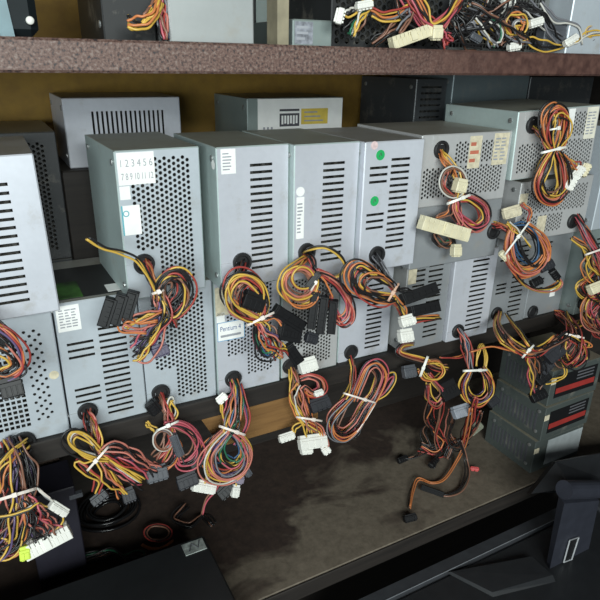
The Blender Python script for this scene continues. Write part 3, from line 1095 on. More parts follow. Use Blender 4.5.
H.strand('OOS', [(158, 322, 30, 3), (140, 326, 30, 4), (126, 321, 30, 4), (124, 328, 28, 4), (146, 330, 26, 4)])
for a, b in (((103, 326), (112, 298)), ((114, 324), (123, 294)), ((126, 318), (134, 291))):
    H.plug(a, b, 12, 28, M_BLACK, thick=9, kind='sata')
H.plug((152, 353), (168, 347), 13, 24, M_PURPLEPL, thick=9)
H.tie((152, 294), (164, 290), 26, depth=6, wide=2.4)

# P4
H = Harness(P4, seed=4)
H.strand('RRSKNK', [(243, 262, -2, 4.5), (241, 270, 12, 5), (238, 282, 22, 7), (234, 294, 26, 8), (238, 308, 28, 8), (252, 320, 28, 5)])
H.strand('YYOSRKYW', [(262, 320, 28, 4), (246, 316, 30, 7), (230, 304, 30, 8), (227, 288, 30, 7), (236, 277, 30, 6), (250, 277, 30, 6), (262, 288, 28, 6), (266, 304, 28, 6), (262, 318, 28, 4)])
H.strand('SRKN', [(250, 318, 24, 4), (240, 304, 26, 5), (238, 290, 28, 5), (247, 283, 28, 5), (256, 291, 28, 5)])
H.plug((243, 297), (263, 304), 19, 28, M_BLACK, thick=12)
H.strand('YYWOSYRWP', [(256, 320, 28, 4), (264, 331, 28, 8), (272, 344, 26, 10), (282, 357, 22, 9)])
H.strand('BGKPM', [(256, 324, 26, 4), (257, 340, 24, 5), (262, 353, 22, 5), (271, 354, 22, 5), (274, 342, 24, 5), (266, 328, 26, 4)])
H.strand('KSO', [(264, 318, 26, 3), (275, 318, 26, 3), (286, 324, 26, 3)])
H.plug((274, 309), (303, 327), 14, 28, M_BLACK, thick=8, kind='sata')
H.plug((279, 331), (300, 335), 20, 26, M_BLACK, thick=9, kind='sata')
H.plug((287, 345), (299, 362), 14, 22, M_BLACK, thick=8, kind='sata')
H.tie((246, 326), (275, 312), 29, depth=8, wide=2.4)

# P5
H = Harness(P5, seed=5)
H.strand('YYK', [(304, 252, -1, 2), (310, 249, 22, 2.5), (324, 247, 30, 2.6), (337, 253, 34, 2.6), (344, 264, 32, 2.6), (339, 275, 30, 2.6), (326, 279, 26, 2.6)])
H.strand('RKNSK', [(305, 254, -1, 4), (311, 258, 14, 4), (315, 268, 22, 5), (318, 280, 26, 6)])
H.coil('YYOSRYYN', 300, 283, 28, 16, 15, 1.7, a0=-1.0, jit=1.5)
H.coil('YOYNKSY', 297, 284, 26, 14, 14, 2.2, a0=2.0, jit=2.0)
H.strand('YOYSN', [(306, 258, 4, 4), (298, 266, 20, 5), (286, 274, 28, 6), (282, 288, 28, 6), (292, 300, 28, 6), (306, 300, 28, 6), (314, 288, 28, 6)])
H.coil('OSYM', 303, 278, 32, 11, 11, 1.5, a0=0.5, jit=1.5)
H.strand('MSRMROSK', [(316, 272, 30, 4), (328, 277, 30, 5), (340, 287, 28, 5), (349, 302, 26, 5), (349, 316, 26, 5), (341, 322, 24, 4), (334, 312, 22, 4), (328, 296, 22, 4)])
H.strand('KOK', [(318, 276, 30, 3), (325, 284, 30, 4), (330, 298, 30, 4)])
H.plug((311, 328), (316, 291), 10, 30, M_BLACK, thick=9, kind='sata')
H.plug((320, 333), (325, 296), 10, 31, M_BLACK, thick=9, kind='sata')
H.plug((331, 333), (334, 300), 10, 30, M_BLACK, thick=9, kind='sata')
H.plug((307, 288), (319, 273), 8, 33, M_BLACK, thick=7, kind='sata')
H.plug((306, 336), (317, 339), 12, 24, M_DARKPL, thick=8)
H.tie((311, 291), (320, 273), 31, depth=6, wide=2.0)

# P6
H = Harness(P6, seed=6)
H.strand('AAKAAK', [(374, 254, -2, 4), (379, 262, 14, 4.5), (386, 274, 26, 5), (394, 286, 28, 5)])
H.strand('ORYKRNKO', [(397, 288, 30, 4), (384, 280, 32, 5), (370, 270, 32, 5), (358, 266, 32, 5), (352, 276, 32, 6), (356, 290, 32, 6), (370, 297, 32, 6), (384, 302, 30, 5), (394, 300, 30, 4)])
H.strand('YONKR', [(396, 290, 30, 4), (382, 276, 34, 5), (366, 276, 34, 5), (362, 286, 34, 5), (374, 294, 34, 5), (392, 296, 32, 4)])
H.strand('OYRKNY', [(392, 296, 30, 4), (398, 306, 28, 5), (404, 314, 26, 5), (410, 320, 26, 4), (424, 319, 26, 3), (440, 318, 22, 3)])
H.strand('KKK', [(396, 288, 28, 3), (406, 290, 28, 4), (418, 294, 28, 4)], r=1.3)
H.plug((402, 300), (436, 288), 15, 28, M_BLACK, thick=10, kind='sata')
H.plug((410, 312), (438, 306), 14, 26, M_BLACK, thick=10, kind='sata')
H.plug((400, 322), (414, 318), 13, 30, M_WHITE, thick=9)
H.plug((399, 336), (412, 334), 16, 28, M_WHITE, thick=9)
H.tie((387, 303), (399, 283), 31, depth=7, wide=2.6, mat=plain('rose_tie', (0.55, 0.34, 0.24), 0.5))

# P7
H = Harness(P7, seed=7)
H.strand('YOYOYW', [(441, 151, -2, 4), (445, 158, 10, 5), (452, 168, 18, 6), (458, 184, 22, 7), (457, 198, 22, 4.5)])
H.coil('NWKWAN', 453, 182, 22, 13, 15, 1.3, a0=-1.5, jit=1.2)
H.strand('RKS', [(450, 170, 18, 4), (446, 182, 22, 5), (452, 196, 22, 4)])
H.plug((455, 184), (465, 186), 16, 28, M_CREAM, thick=10)
H.strand('MMSORSMRKY', [(456, 198, 22, 4.5), (454, 210, 22, 6), (462, 223, 22, 7), (474, 228, 22, 7), (484, 220, 22, 7), (482, 207, 22, 6), (470, 199, 22, 5), (460, 198, 22, 4)])
H.strand('MSWM', [(457, 200, 24, 4), (460, 214, 24, 4), (458, 226, 24, 4), (455, 236, 24, 4)])
H.strand('NNO', [(451, 200, 22, 3), (449, 212, 22, 3), (437, 219, 24, 4)])
H.strand('KKGNO', [(436, 232, 18, 4), (436, 240, 16, 4), (444, 246, 14, 4), (452, 242, 14, 4), (450, 234, 16, 4)])
H.plug((421, 222), (467, 235), 17, 30, M_CREAM, thick=11, pins=10, kind='atx', label='cream twenty-pole connector')
H.plug((452, 250), (460, 250), 15, 24, M_CREAM, thick=9, pins=2)
H.tie((447, 204), (470, 195), 25, depth=8, wide=3.0, mat=M_WHITE)

# P8
H = Harness(P8, seed=8)
H.strand('YOYKS', [(533, 126, -2, 4), (540, 134, 14, 4), (548, 148, 20, 4)])
H.strand('OROSOKRYKO', [(552, 150, 20, 4), (547, 134, 24, 7), (548, 117, 26, 7), (556, 109, 28, 7), (564, 117, 26, 7), (563, 134, 24, 7), (557, 149, 20, 4)])
H.strand('KKYROKYRNYSK', [(552, 150, 20, 4), (545, 164, 20, 7), (539, 181, 20, 8), (544, 195, 20, 8), (556, 198, 20, 8), (564, 186, 20, 8), (562, 166, 20, 7), (556, 151, 20, 4)])
H.strand('OYRO', [(556, 150, 20, 3), (565, 158, 20, 4), (574, 165, 20, 5), (580, 170, 20, 6)])
H.plug((567, 190), (575, 175), 11, 24, M_WHITE, thick=9)
H.plug((574, 178), (582, 167), 11, 24, M_WHITE, thick=9)
H.plug((581, 176), (588, 164), 10, 22, M_CREAM, thick=9)
H.tie((541, 153), (566, 147), 22, depth=8, wide=2.8, mat=M_WHITE)
H.tie((549, 130), (559, 128), 28, depth=6, wide=2.0, mat=M_WHITE)

# RM: orange loop round a black and blue one, big white tie
H = Harness(RM, seed=9)
H.strand('ROYKR', [(492, 224, -2, 4), (500, 226, 14, 5), (512, 230, 22, 6)])
H.strand('RSO', [(522, 203, 4, 3), (529, 212, 10, 3), (528, 224, 18, 3)])
H.strand('KKBKKB', [(514, 226, 26, 4), (524, 226, 28, 6), (536, 238, 28, 6), (539, 254, 28, 6), (532, 264, 28, 6), (521, 256, 28, 6), (515, 240, 28, 5), (513, 228, 26, 4)], r=1.25)
H.strand('OSOSROSOYO', [(513, 226, 28, 4), (508, 242, 28, 6), (510, 260, 28, 7), (522, 272, 28, 7), (537, 268, 28, 7), (546, 254, 28, 7), (541, 238, 28, 6), (527, 226, 28, 5)])
H.strand('YYW', [(508, 222, 30, 3), (520, 234, 34, 3), (530, 246, 34, 2)])
H.strand('YOYS', [(512, 262, 26, 4), (518, 278, 24, 4), (530, 288, 22, 4), (548, 290, 20, 4), (560, 283, 18, 4), (554, 275, 18, 4)])
H.plug((531, 284), (541, 279), 11, 28, M_BLACK, thick=8)
H.plug((539, 268), (552, 262), 14, 28, M_DARKPL, thick=9)
H.plug((552, 270), (558, 278), 10, 24, M_BLACK, thick=8)
H.plug((503, 214), (520, 209), 14, 12, M_OLDPAPER, thick=6)
H.plug((501, 252), (508, 259), 8, 26, M_CREAM, thick=6)
H.tie((504, 256), (530, 221), 31, depth=9, wide=2.2, mat=M_WHITE)

# P9
H = Harness(P9, seed=10)
H.strand('RSROAMKS', [(576, 215, -2, 5), (583, 226, 16, 6), (591, 241, 24, 7), (598, 258, 28, 8), (602, 276, 28, 9), (600, 292, 26, 9)])
H.strand('YKYOY', [(572, 238, 20, 3), (580, 244, 24, 4), (588, 252, 26, 5), (592, 266, 26, 5), (600, 274, 26, 5)])
H.strand('YNO', [(589, 254, 26, 4), (584, 268, 26, 4), (590, 282, 26, 4), (604, 288, 24, 4)])
H.tie((585, 255), (608, 247), 30, depth=9, wide=2.6)
H.plug((589, 290), (604, 284), 15, 34, M_CREAM, thick=10)

# P1: wires that swing in at the picture edge
H = Harness(P1, seed=11)
H.strand('RSOKPRYK', [(-26, 300, 0, 4), (-12, 322, 24, 6), (8, 336, 32, 6), (21, 352, 34, 6), (22, 368, 34, 6), (8, 376, 32, 6), (-12, 370, 28, 6)])
H.strand('OYK', [(-14, 345, 34, 4), (4, 352, 36, 4), (12, 364, 36, 3), (2, 372, 36, 3)])
H.plug((0, 390), (23, 384), 19, 36, M_BLACK, thick=10)
H.plug((-8, 336), (8, 342), 10, 30, M_BLACK, thick=8)

# L1: heavy bundle with the long white plug
H = Harness(L1, seed=12)
H.strand('AKKPNK', [(14, 438, -2, 6), (20, 446, 14, 7), (27, 465, 24, 8), (30, 482, 30, 8), (26, 496, 34, 8)])
H.strand('KKPKRYKSPNMKKKRK', [(8, 440, 4, 7), (12, 455, 20, 10), (16, 478, 30, 12), (18, 500, 36, 12), (14, 520, 40, 14), (4, 540, 42, 14), (-14, 552, 42, 14)])
H.strand('YYOSMSYK', [(22, 496, 36, 7), (24, 515, 42, 9), (20, 538, 44, 10), (8, 552, 44, 10), (-8, 548, 42, 10)])
H.strand('SRKPYRMKSPKR', [(26, 494, 36, 8), (34, 508, 42, 11), (42, 520, 46, 13), (48, 532, 48, 15)])
H.strand('YYK', [(26, 440, 10, 3), (14, 448, 24, 4), (2, 458, 30, 5), (-10, 468, 30, 5)])
H.strand('YOK', [(30, 448, 14, 4), (16, 462, 30, 4), (4, 474, 34, 4), (2, 492, 36, 4)])
H.strand('YKW', [(-10, 518, 48, 2), (10, 515, 52, 2), (28, 509, 52, 2), (38, 502, 48, 2)])
H.strand('AW', [(36, 488, 40, 2), (44, 496, 42, 2), (54, 504, 42, 2)])
H.plug((51, 503), (67, 513), 9, 44, M_WHITE, thick=8, pins=3)
H.plug((24, 553), (70, 529), 17, 52, M_WHITE, thick=12, pins=11, kind='atx', tilt=0.5, label='long white connector')
H.plug((19, 553), (30, 550), 15, 53, M_LIMEPL, thick=12, pins=2, tilt=0.4, label='lime yellow end piece')
H.tie((-8, 502), (38, 488), 40, depth=14, wide=3.0, tail=(50, 498))

# L2
H = Harness(L2, seed=13)
H.strand('SRMKYNKR', [(87, 411, -2, 5), (90, 422, 14, 5), (95, 438, 24, 6), (99, 452, 28, 6)])
H.strand('YYYNWK', [(108, 460, 32, 4), (92, 457, 33, 5), (76, 450, 33, 5), (69, 440, 33, 5), (75, 432, 32, 4), (88, 438, 30, 4), (104, 454, 30, 4), (122, 467, 31, 5), (142, 479, 30, 5)])
H.strand('SRKMSPRKSN', [(98, 452, 30, 5), (112, 450, 32, 8), (128, 456, 32, 9), (144, 464, 30, 9), (154, 472, 28, 8)])
H.strand('YRSY', [(96, 458, 32, 4), (84, 462, 32, 5), (78, 462, 32, 5), (88, 472, 32, 5), (100, 480, 30, 4), (98, 492, 28, 5)])
H.strand('SYOKR', [(100, 460, 30, 5), (108, 474, 30, 6), (116, 486, 28, 6), (124, 494, 26, 5)])
H.strand('MRSK', [(104, 462, 30, 4), (120, 472, 30, 6), (132, 482, 28, 6), (142, 484, 26, 6)])
H.plug((92, 503), (107, 491), 11, 30, M_DARKPL, thick=9)
H.plug((122, 497), (135, 492), 17, 28, M_DARKPL, thick=9)
H.plug((146, 476), (167, 470), 18, 28, M_GREYPL, thick=10, label='grey four-pole connector')
H.tie((87, 471), (109, 446), 33, depth=9, wide=2.4)

# L3
H = Harness(L3, seed=14)
H.strand('RSOKYRN', [(161, 394, -2, 5), (165, 404, 12, 5), (170, 416, 22, 6), (170, 428, 26, 6), (167, 444, 28, 7), (158, 458, 28, 7)])
H.strand('MMMSMKS', [(164, 424, 28, 4), (178, 424, 30, 5), (191, 432, 30, 6), (197, 446, 30, 6), (191, 459, 30, 6), (180, 462, 28, 6), (176, 452, 26, 5)])
H.coil('NKWNKA', 163, 440, 30, 9, 10, 1.8, jit=0.8)
H.strand('OYSK', [(172, 436, 28, 5), (178, 450, 28, 6), (172, 464, 28, 6), (160, 470, 26, 6), (152, 466, 26, 5)])
H.strand('YYY', [(158, 434, 26, 3), (152, 428, 24, 3), (146, 423, 22, 4)])
H.strand('YW', [(168, 426, 24, 2), (178, 412, 20, 3), (172, 398, 18, 3), (168, 408, 18, 2)])
H.plug((173, 434), (181, 455), 9, 32, M_GREYPL, thick=8)
H.plug((177, 484), (197, 476), 17, 30, M_DARKPL, thick=10)
H.plug((190, 466), (203, 458), 13, 28, M_BLACK, thick=9)
H.plug((150, 402), (158, 412), 14, 12, M_BLACK, thick=8)
H.tie((156, 431), (179, 421), 31, depth=8, wide=2.4, mat=M_WHITE)

# L4
H = Harness(L4, seed=15)
H.strand('SAGYPOBKMN', [(233, 380, -2, 5), (236, 392, 14, 7), (235, 408, 24, 8), (230, 424, 30, 8), (226, 432, 30, 7)])
H.strand('SMNPBWYSOAR', [(227, 430, 30, 6), (216, 442, 32, 9), (208, 456, 32, 9), (212, 470, 32, 9), (226, 475, 32, 9), (240, 468, 32, 9), (245, 452, 32, 9), (240, 438, 30, 7), (232, 430, 30, 6)])
H.strand('YYGB', [(232, 430, 32, 4), (224, 446, 34, 5), (224, 460, 34, 5), (234, 466, 34, 5), (242, 456, 34, 5), (238, 440, 32, 4)])
H.strand('MRP', [(240, 384, 4, 3), (245, 402, 18, 3), (248, 420, 24, 3), (242, 436, 26, 3), (236, 446, 28, 3)])
H.strand('YY', [(221, 404, 24, 1.5), (222, 416, 26, 2), (225, 428, 28, 2)])
H.strand('YYM', [(214, 468, 30, 4), (208, 476, 28, 4), (206, 484, 26, 3)])
H.strand('YY', [(236, 468, 30, 2), (236, 478, 28, 2), (235, 486, 26, 1.5)])
H.strand('MN', [(222, 474, 30, 2), (216, 488, 26, 2), (206, 500, 22, 2), (202, 514, 18, 2)])
H.plug((217, 402), (226, 394), 9, 22, M_WHITE, thick=8, pins=2)
H.plug((193, 484), (215, 488), 14, 28, M_WHITE, thick=9)
H.plug((232, 490), (239, 491), 15, 28, M_WHITE, thick=7, pins=2)
H.plug((220, 474), (243, 480), 9, 28, plain('mauve_plastic', (0.24, 0.21, 0.27), 0.5), thick=8)
H.plug((241, 461), (250, 475), 8, 28, M_GREYPL, thick=7)
H.plug((219, 496), (232, 484), 16, 20, M_BLACK, thick=9)
H.tie((219, 426), (245, 435), 33, depth=10, wide=2.8)

# L5
H = Harness(L5, seed=16)
H.strand('YYOSNYK', [(291, 368, -2, 4), (294, 380, 14, 5), (295, 394, 22, 8), (300, 408, 24, 9), (307, 420, 26, 8), (310, 432, 26, 7)])
H.strand('RMSRO', [(300, 378, 18, 4), (310, 376, 24, 4), (320, 380, 26, 4), (322, 390, 26, 4), (312, 394, 26, 4), (303, 388, 24, 4), (306, 404, 24, 5), (310, 420, 26, 5)])
H.strand('YOY', [(308, 420, 26, 4), (296, 426, 26, 4), (292, 434, 26, 3)])
H.strand('SRYOM', [(308, 422, 28, 5), (318, 430, 28, 6), (325, 440, 28, 4), (326, 446, 26, 3)])
H.strand('YOW', [(299, 384, 24, 4), (291, 396, 24, 4), (297, 410, 26, 4), (306, 424, 28, 4)])
H.plug((299, 367), (316, 362), 18, 24, M_WHITE, thick=10)
H.plug((310, 407), (329, 400), 17, 28, M_DARKPL, thick=10)
H.plug((314, 394), (323, 391), 7, 32, M_WHITE, thick=6, pins=2)
H.plug((279, 439), (294, 434), 10, 28, M_WHITE, thick=8)
H.plug((299, 443), (326, 439), 18, 30, M_WHITE, thick=10, label='large white connector')
H.plug((301, 451), (312, 450), 8, 28, M_WHITE, thick=8, pins=2)
H.plug((322, 452), (329, 447), 12, 26, M_WHITE, thick=7, pins=2)
H.tie((296, 417), (322, 421), 29, depth=9, wide=2.4)

# L6
H = Harness(L6, seed=17)
H.strand('OYNRSY', [(350, 356, -2, 4), (353, 366, 12, 4), (353, 382, 22, 5), (349, 396, 26, 5), (340, 412, 28, 7), (334, 424, 28, 7)])
H.strand('SOKMYAOKMS', [(354, 400, 28, 6), (360, 382, 30, 7), (366, 368, 30, 7), (375, 365, 30, 7), (381, 376, 30, 7), (375, 394, 30, 6), (365, 408, 30, 7), (356, 424, 30, 8), (344, 434, 30, 8), (334, 430, 30, 8), (333, 418, 30, 7), (344, 404, 30, 6), (352, 396, 28, 5)])
H.strand('YMA', [(372, 402, 28, 3), (384, 393, 26, 4), (394, 382, 24, 4), (394, 374, 24, 4), (386, 380, 26, 4), (375, 396, 28, 3)])
H.strand('AANK', [(372, 400, 28, 4), (366, 414, 28, 4), (358, 428, 26, 4), (352, 436, 24, 4)])
H.strand('SRM', [(336, 428, 28, 4), (342, 437, 26, 4), (352, 432, 26, 4), (358, 418, 28, 4)])
H.tie((343, 393), (376, 403), 32, depth=10, wide=2.4, tail=(357, 432))

# Q1
H = Harness(Q1, seed=18)
H.strand('ROKYN', [(412, 344, 2, 4), (402, 346, 14, 4), (399, 352, 18, 4), (410, 357, 22, 4), (424, 361, 26, 4), (434, 366, 26, 5), (446, 368, 24, 5)])
H.strand('YYNO', [(424, 362, 28, 4), (438, 362, 28, 5), (444, 370, 28, 5), (436, 379, 28, 5), (424, 377, 28, 5), (420, 369, 28, 4)])
H.strand('RSYMK', [(428, 374, 26, 4), (436, 384, 26, 5), (442, 394, 26, 5), (436, 403, 26, 5), (428, 398, 26, 5), (427, 384, 26, 4)])
H.strand('RO', [(440, 358, 22, 2), (456, 358, 18, 3), (470, 352, 14, 3)])
H.plug((440, 394), (456, 386), 28, 26, M_BLACK, thick=10, kind='sata')
H.plug((403, 372), (415, 370), 17, 20, M_GREYPL, thick=9)
H.tie((420, 377), (428, 356), 30, depth=8, wide=3.4, mat=M_WHITE)

# Q2
H = Harness(Q2, seed=19)
H.strand('BAASR', [(458, 328, -2, 4), (463, 338, 12, 4), (467, 352, 20, 5), (470, 370, 24, 5)])
H.strand('RSN', [(462, 332, 4, 3), (470, 344, 18, 3), (472, 358, 22, 3), (470, 372, 24, 3)])
H.strand('RPOYMNSPY', [(470, 370, 24, 5), (464, 384, 24, 8), (468, 397, 24, 8), (480, 401, 24, 8), (489, 392, 24, 8), (488, 378, 24, 7), (482, 369, 24, 5)])
H.strand('YYY', [(484, 370, 24, 3), (486, 356, 20, 3), (482, 344, 14, 3), (478, 352, 16, 3), (476, 366, 22, 3)])
H.plug((453, 413), (469, 408), 18, 24, plain('pale_grey_plastic', (0.27, 0.29, 0.33), 0.4), thick=10)
H.plug((488, 404), (497, 398), 15, 20, M_DARKPL, thick=9)
H.tie((463, 371), (487, 370), 27, depth=9, wide=3.2, mat=M_WHITE)

# Q3
H = Harness(Q3, seed=20)
H.fwd = True
H.strand('YKOSN', [(499, 312, -2, 4), (498, 324, 14, 5), (506, 338, 22, 6), (518, 348, 26, 5), (530, 352, 26, 4), (544, 347, 26, 4), (556, 338, 26, 5)])
H.strand('YYO', [(497, 314, 2, 3), (494, 326, 16, 3), (500, 341, 22, 3), (512, 350, 26, 3), (526, 354, 28, 3)])
H.strand('YKO', [(506, 314, 8, 3), (516, 328, 18, 3), (526, 342, 24, 3), (534, 350, 26, 3)])
H.strand('YRMY', [(527, 354, 26, 3), (531, 366, 26, 5), (532, 380, 24, 5), (534, 392, 22, 5)])
H.strand('RO', [(470, 352, 14, 2), (490, 347, 16, 2), (512, 350, 20, 2)])
H.strand('KKNKRO', [(512, 346, 24, 5), (528, 352, 28, 7), (544, 350, 28, 8), (556, 342, 28, 8), (566, 336, 26, 7)])
H.strand('KNKO', [(534, 352, 26, 5), (542, 364, 26, 7), (544, 376, 24, 7), (538, 388, 22, 6)])
H.plug((531, 398), (545, 392), 15, 24, M_BLACK, thick=9)
H.plug((545, 358), (560, 346), 24, 28, M_DARKPL, thick=11)
H.plug((536, 382), (548, 374), 15, 24, M_BLACK, thick=9)
H.tie((522, 358), (534, 345), 29, depth=7, wide=2.6, mat=M_WHITE)

# Q4
H = Harness(Q4, seed=21)
H.fwd = True
H.strand('RNYOSR', [(553, 312, -2, 5), (562, 316, 14, 6), (572, 326, 22, 6), (578, 340, 24, 7), (580, 352, 24, 7), (572, 362, 24, 7), (564, 356, 22, 6)])
H.strand('YOYN', [(566, 312, 14, 4), (570, 324, 22, 5), (582, 322, 24, 5), (584, 312, 20, 5)])
H.strand('YRYSM', [(566, 334, 24, 5), (562, 348, 24, 6), (568, 362, 24, 6), (580, 356, 24, 6), (584, 342, 24, 6)])
H.strand('YY', [(562, 362, 22, 3), (564, 374, 22, 4), (556, 381, 22, 4), (546, 382, 20, 3)])
H.strand('YO', [(572, 342, 24, 2), (586, 342, 28, 2), (590, 346, 28, 2), (580, 348, 26, 2)])
H.strand('RNKMSKR', [(556, 314, 6, 5), (568, 322, 20, 7), (576, 334, 26, 8), (574, 350, 28, 9), (564, 360, 28, 8), (556, 350, 26, 7), (562, 336, 26, 6)])
H.strand('KNRYK', [(570, 336, 28, 6), (582, 344, 28, 7), (586, 358, 26, 7), (576, 366, 26, 7), (566, 362, 26, 6)])
H.plug((540, 372), (552, 360), 16, 22, M_DARKPL, thick=9)
H.tie((562, 333), (584, 338), 30, depth=9, wide=2.6)

# Q5
H = Harness(Q5, seed=22)
H.strand('RMSRNRMO', [(610, 286, 0, 5), (600, 290, 20, 6), (588, 300, 26, 7), (586, 316, 28, 7), (596, 328, 28, 7), (612, 330, 24, 7)])
H.strand('YOK', [(604, 294, 20, 3), (590, 296, 28, 4), (582, 308, 28, 4), (590, 322, 28, 4), (606, 320, 26, 4)])
H.strand('RMRKNRS', [(612, 298, 10, 7), (600, 304, 24, 9), (592, 316, 28, 9), (598, 332, 28, 9), (610, 338, 24, 9)])
H.strand('KNYRK', [(612, 268, 10, 6), (600, 276, 24, 7), (590, 288, 28, 8), (598, 300, 28, 8), (612, 306, 24, 7)])
H.strand('YYRO', [(600, 262, 24, 4), (588, 278, 26, 4), (578, 288, 26, 4), (586, 298, 26, 4), (604, 300, 26, 4)])

# ================================================================== ON THE UPPER BOARD
ZU = 402.2
UPG = 'units on the upper board'
MESHDK = steel('charcoal_steel', (0.016, 0.017, 0.018), metal=0.0, rough=0.6)
V1 = power_supply('light grey metal case standing on the upper board', UPG, -47, -60, ZU, 79, 150, 130, mat=steel('white_grey_steel', (0.38, 0.40, 0.40)))
V2 = power_supply('black power supply with hanging wires on the upper board', UPG, -96, -28, ZU, 46, 120, 120, mat=MESHDK)
V3 = power_supply('slim grey unit with a faded sticker on the upper board', UPG, 76, -52, ZU, 44, 24, 110, mat=GREENISH)
sticker(V3, 2, 2, 22, 22, mat=plain('faded_paper', (0.20, 0.21, 0.24), 0.7, var=0.5, scale=160), lines=3, seed=21)
V4 = power_supply('dull green unit with a pale top strip, behind the slim unit on the upper board', UPG, 90, 92, ZU, 84, 150, 110, mat=GREENISH)
sticker(V4, 0, 52, 84, 90, mat=plain('pale_green_paper', (0.36, 0.38, 0.35), 0.7))
V5 = power_supply('black power supply with large honeycomb holes on the upper board', UPG, 122, -46, ZU, 150, 86, 130, mat=MESHDK,
                  perfs=[hexreg(4, 3, 146, 82, r=2.9, cw=6.2, ch=7.2)])
V6 = power_supply('dark power supply with a square mesh front on the upper board', UPG, 285, -30, ZU, 160, 100, 130, mat=steel('mesh_steel', (0.16, 0.165, 0.16)), board=True,
                  perfs=[dict(x0=6, z0=4, x1=154, z1=94, cw=5.2, ch=5.2, r=2.15, kind='square')])
V7 = power_supply('blue grey metal case at the far end of the upper board', UPG, 449, -62, ZU, 150, 110, 130, mat=BLU)

V8 = power_supply('added black box darkening the gap behind the beige sleeve on the upper board', UPG, 34, 60, ZU, 54, 150, 130, mat=MESHDK)  # black filler added to darken the gap beside the sleeve

card = MB()
card.box(0, 0, 0, 12, 24, 120, 0.6)
root = empty('beige_sleeve', (55, -62, ZU))
tag(root, 'narrow beige cardboard sleeve standing on the upper board', 'cardboard sleeve')
card.build('sleeve', plain('beige_card', (0.25, 0.22, 0.15), 0.8, var=0.2), root)
card = MB()
card.box(0.6, -0.5, 42, 11.4, 0.1, 50)
card.build('printed_band', M_INK, root)

root = empty('dark_machine', (-330, -70, ZU))
tag(root, 'dark plastic machine with a pale blue stripe on the upper board', 'machine')
q = MB()
q.box(0, 0, 0, 178, 150, 130, 6)
q.build('housing', plain('blue_black_plastic', (0.008, 0.012, 0.014), 0.6, spec=0.2), root)
q = MB()
q.v = [(150, -1.2, 0), (160, -1.2, 0), (155, -1.2, 60), (145, -1.2, 60), (150, 1, 0), (160, 1, 0), (155, 1, 60), (145, 1, 60)]
q.f = [(0, 1, 2, 3), (0, 4, 5, 1), (1, 5, 6, 2), (2, 6, 7, 3), (3, 7, 4, 0)]
q.build('stripe', plain('pale_blue_paint', (0.13, 0.21, 0.24), 0.4), root)
q = MB()
q.lathe_y([(0.01, -4), (2.4, -4), (3.0, -3), (3.0, 0.5)], 172, 12, 0, 16)
q.build('knob', M_WHITE, root, smooth=True)

H = Harness(V2, plane=-50, seed=31)
H.strand('RSMRA', [(161, -14, 0, 4), (162, 4, 4, 4), (163, 22, 8, 4), (164, 40, 10, 3)])
H.strand('ABK', [(167, -10, 4, 2), (168, 10, 6, 3), (167, 38, 8, 3)])
H.strand('YYYOY', [(160, 2, 6, 3), (155, 14, 12, 5), (146, 22, 14, 5), (136, 24, 14, 5), (128, 24, 12, 5)])
H.strand('YON', [(160, -4, 4, 3), (151, 10, 12, 3), (147, 20, 12, 3)])

H = Harness(V5, plane=-48, seed=32)
H.strand('WAWY', [(368, -10, 12, 4), (360, 4, 22, 4), (350, 14, 26, 4), (342, 14, 26, 3)])
H.strand('WGWYGWY', [(370, 0, 20, 3), (365, 12, 26, 5), (358, 24, 28, 6), (352, 36, 26, 7)])
H.plug((337, 24), (341, 8), 8, 30, M_WHITE, thick=7)
H.plug((356, 6), (372, 3), 7, 32, M_WHITE, thick=7)
H.strand('YOR', [(371, 8, 22, 2), (385, 13, 24, 3), (405, 8, 24, 4), (425, -4, 22, 4)])
H.strand('YAN', [(372, 14, 18, 2), (388, 20, 22, 3), (406, 14, 22, 4), (420, 4, 20, 4)])
H.strand('RMRMSR', [(408, -8, 26, 5), (416, 8, 28, 6), (424, 20, 30, 5), (434, 27, 30, 4), (446, 18, 28, 6), (456, 4, 26, 7), (466, -10, 22, 7)])
H.strand('OYO', [(418, -6, 28, 4), (426, 10, 30, 4), (433, 24, 32, 3), (446, 16, 30, 4), (458, 2, 28, 4), (464, -10, 24, 4)])
H.strand('RMRMR', [(437, 28, 30, 4), (444, 34, 28, 5), (448, 44, 26, 6)])
H.strand('KRKNKM', [(396, -6, 14, 6), (402, 10, 20, 8), (414, 22, 22, 8), (430, 30, 22, 8), (446, 40, 20, 8)])
H.strand('KKNK', [(372, 44, 12, 5), (384, 34, 18, 7), (396, 22, 20, 8), (404, 6, 18, 8)])
H.strand('NAN', [(412, 6, 26, 3), (410, 18, 28, 3), (398, 32, 28, 3)])
H.plug((391, 44), (430, 30), 12, 32, M_CREAM, thick=10, pins=10, kind='atx', label='cream twenty-pole connector')
H.plug((431, 32), (441, 32), 13, 36, M_CREAM, thick=9, pins=2)

H = Harness(V6, plane=-34, seed=33)
H.strand('KKWKYK', [(452, 8, 10, 5), (462, 14, 22, 6), (474, 16, 24, 6), (486, 8, 22, 6), (492, -8, 18, 6)])
H.strand('YYKWA', [(474, 18, 26, 4), (482, 28, 28, 5), (490, 38, 28, 5), (494, 46, 26, 5)])
H.strand('KKKA', [(460, 26, 14, 5), (470, 20, 22, 6), (480, 24, 26, 6), (492, 20, 26, 6), (500, 34, 26, 5)])
H.strand('GWKA', [(488, 20, 26, 4), (498, 24, 28, 5), (500, 40, 28, 5), (492, 46, 26, 4)])
H.strand('OYNOK', [(508, 36, 22, 4), (504, 24, 26, 5), (509, 13, 28, 5), (519, 12, 28, 5), (524, 22, 28, 4), (520, 32, 28, 4)])
H.strand('WYA', [(516, 32, 28, 4), (514, 24, 30, 4), (524, 22, 30, 4), (534, 23, 30, 3)])
H.strand('YYK', [(520, 44, 24, 4), (530, 38, 28, 5), (540, 44, 26, 5), (556, 47, 24, 4), (568, 44, 24, 3)])
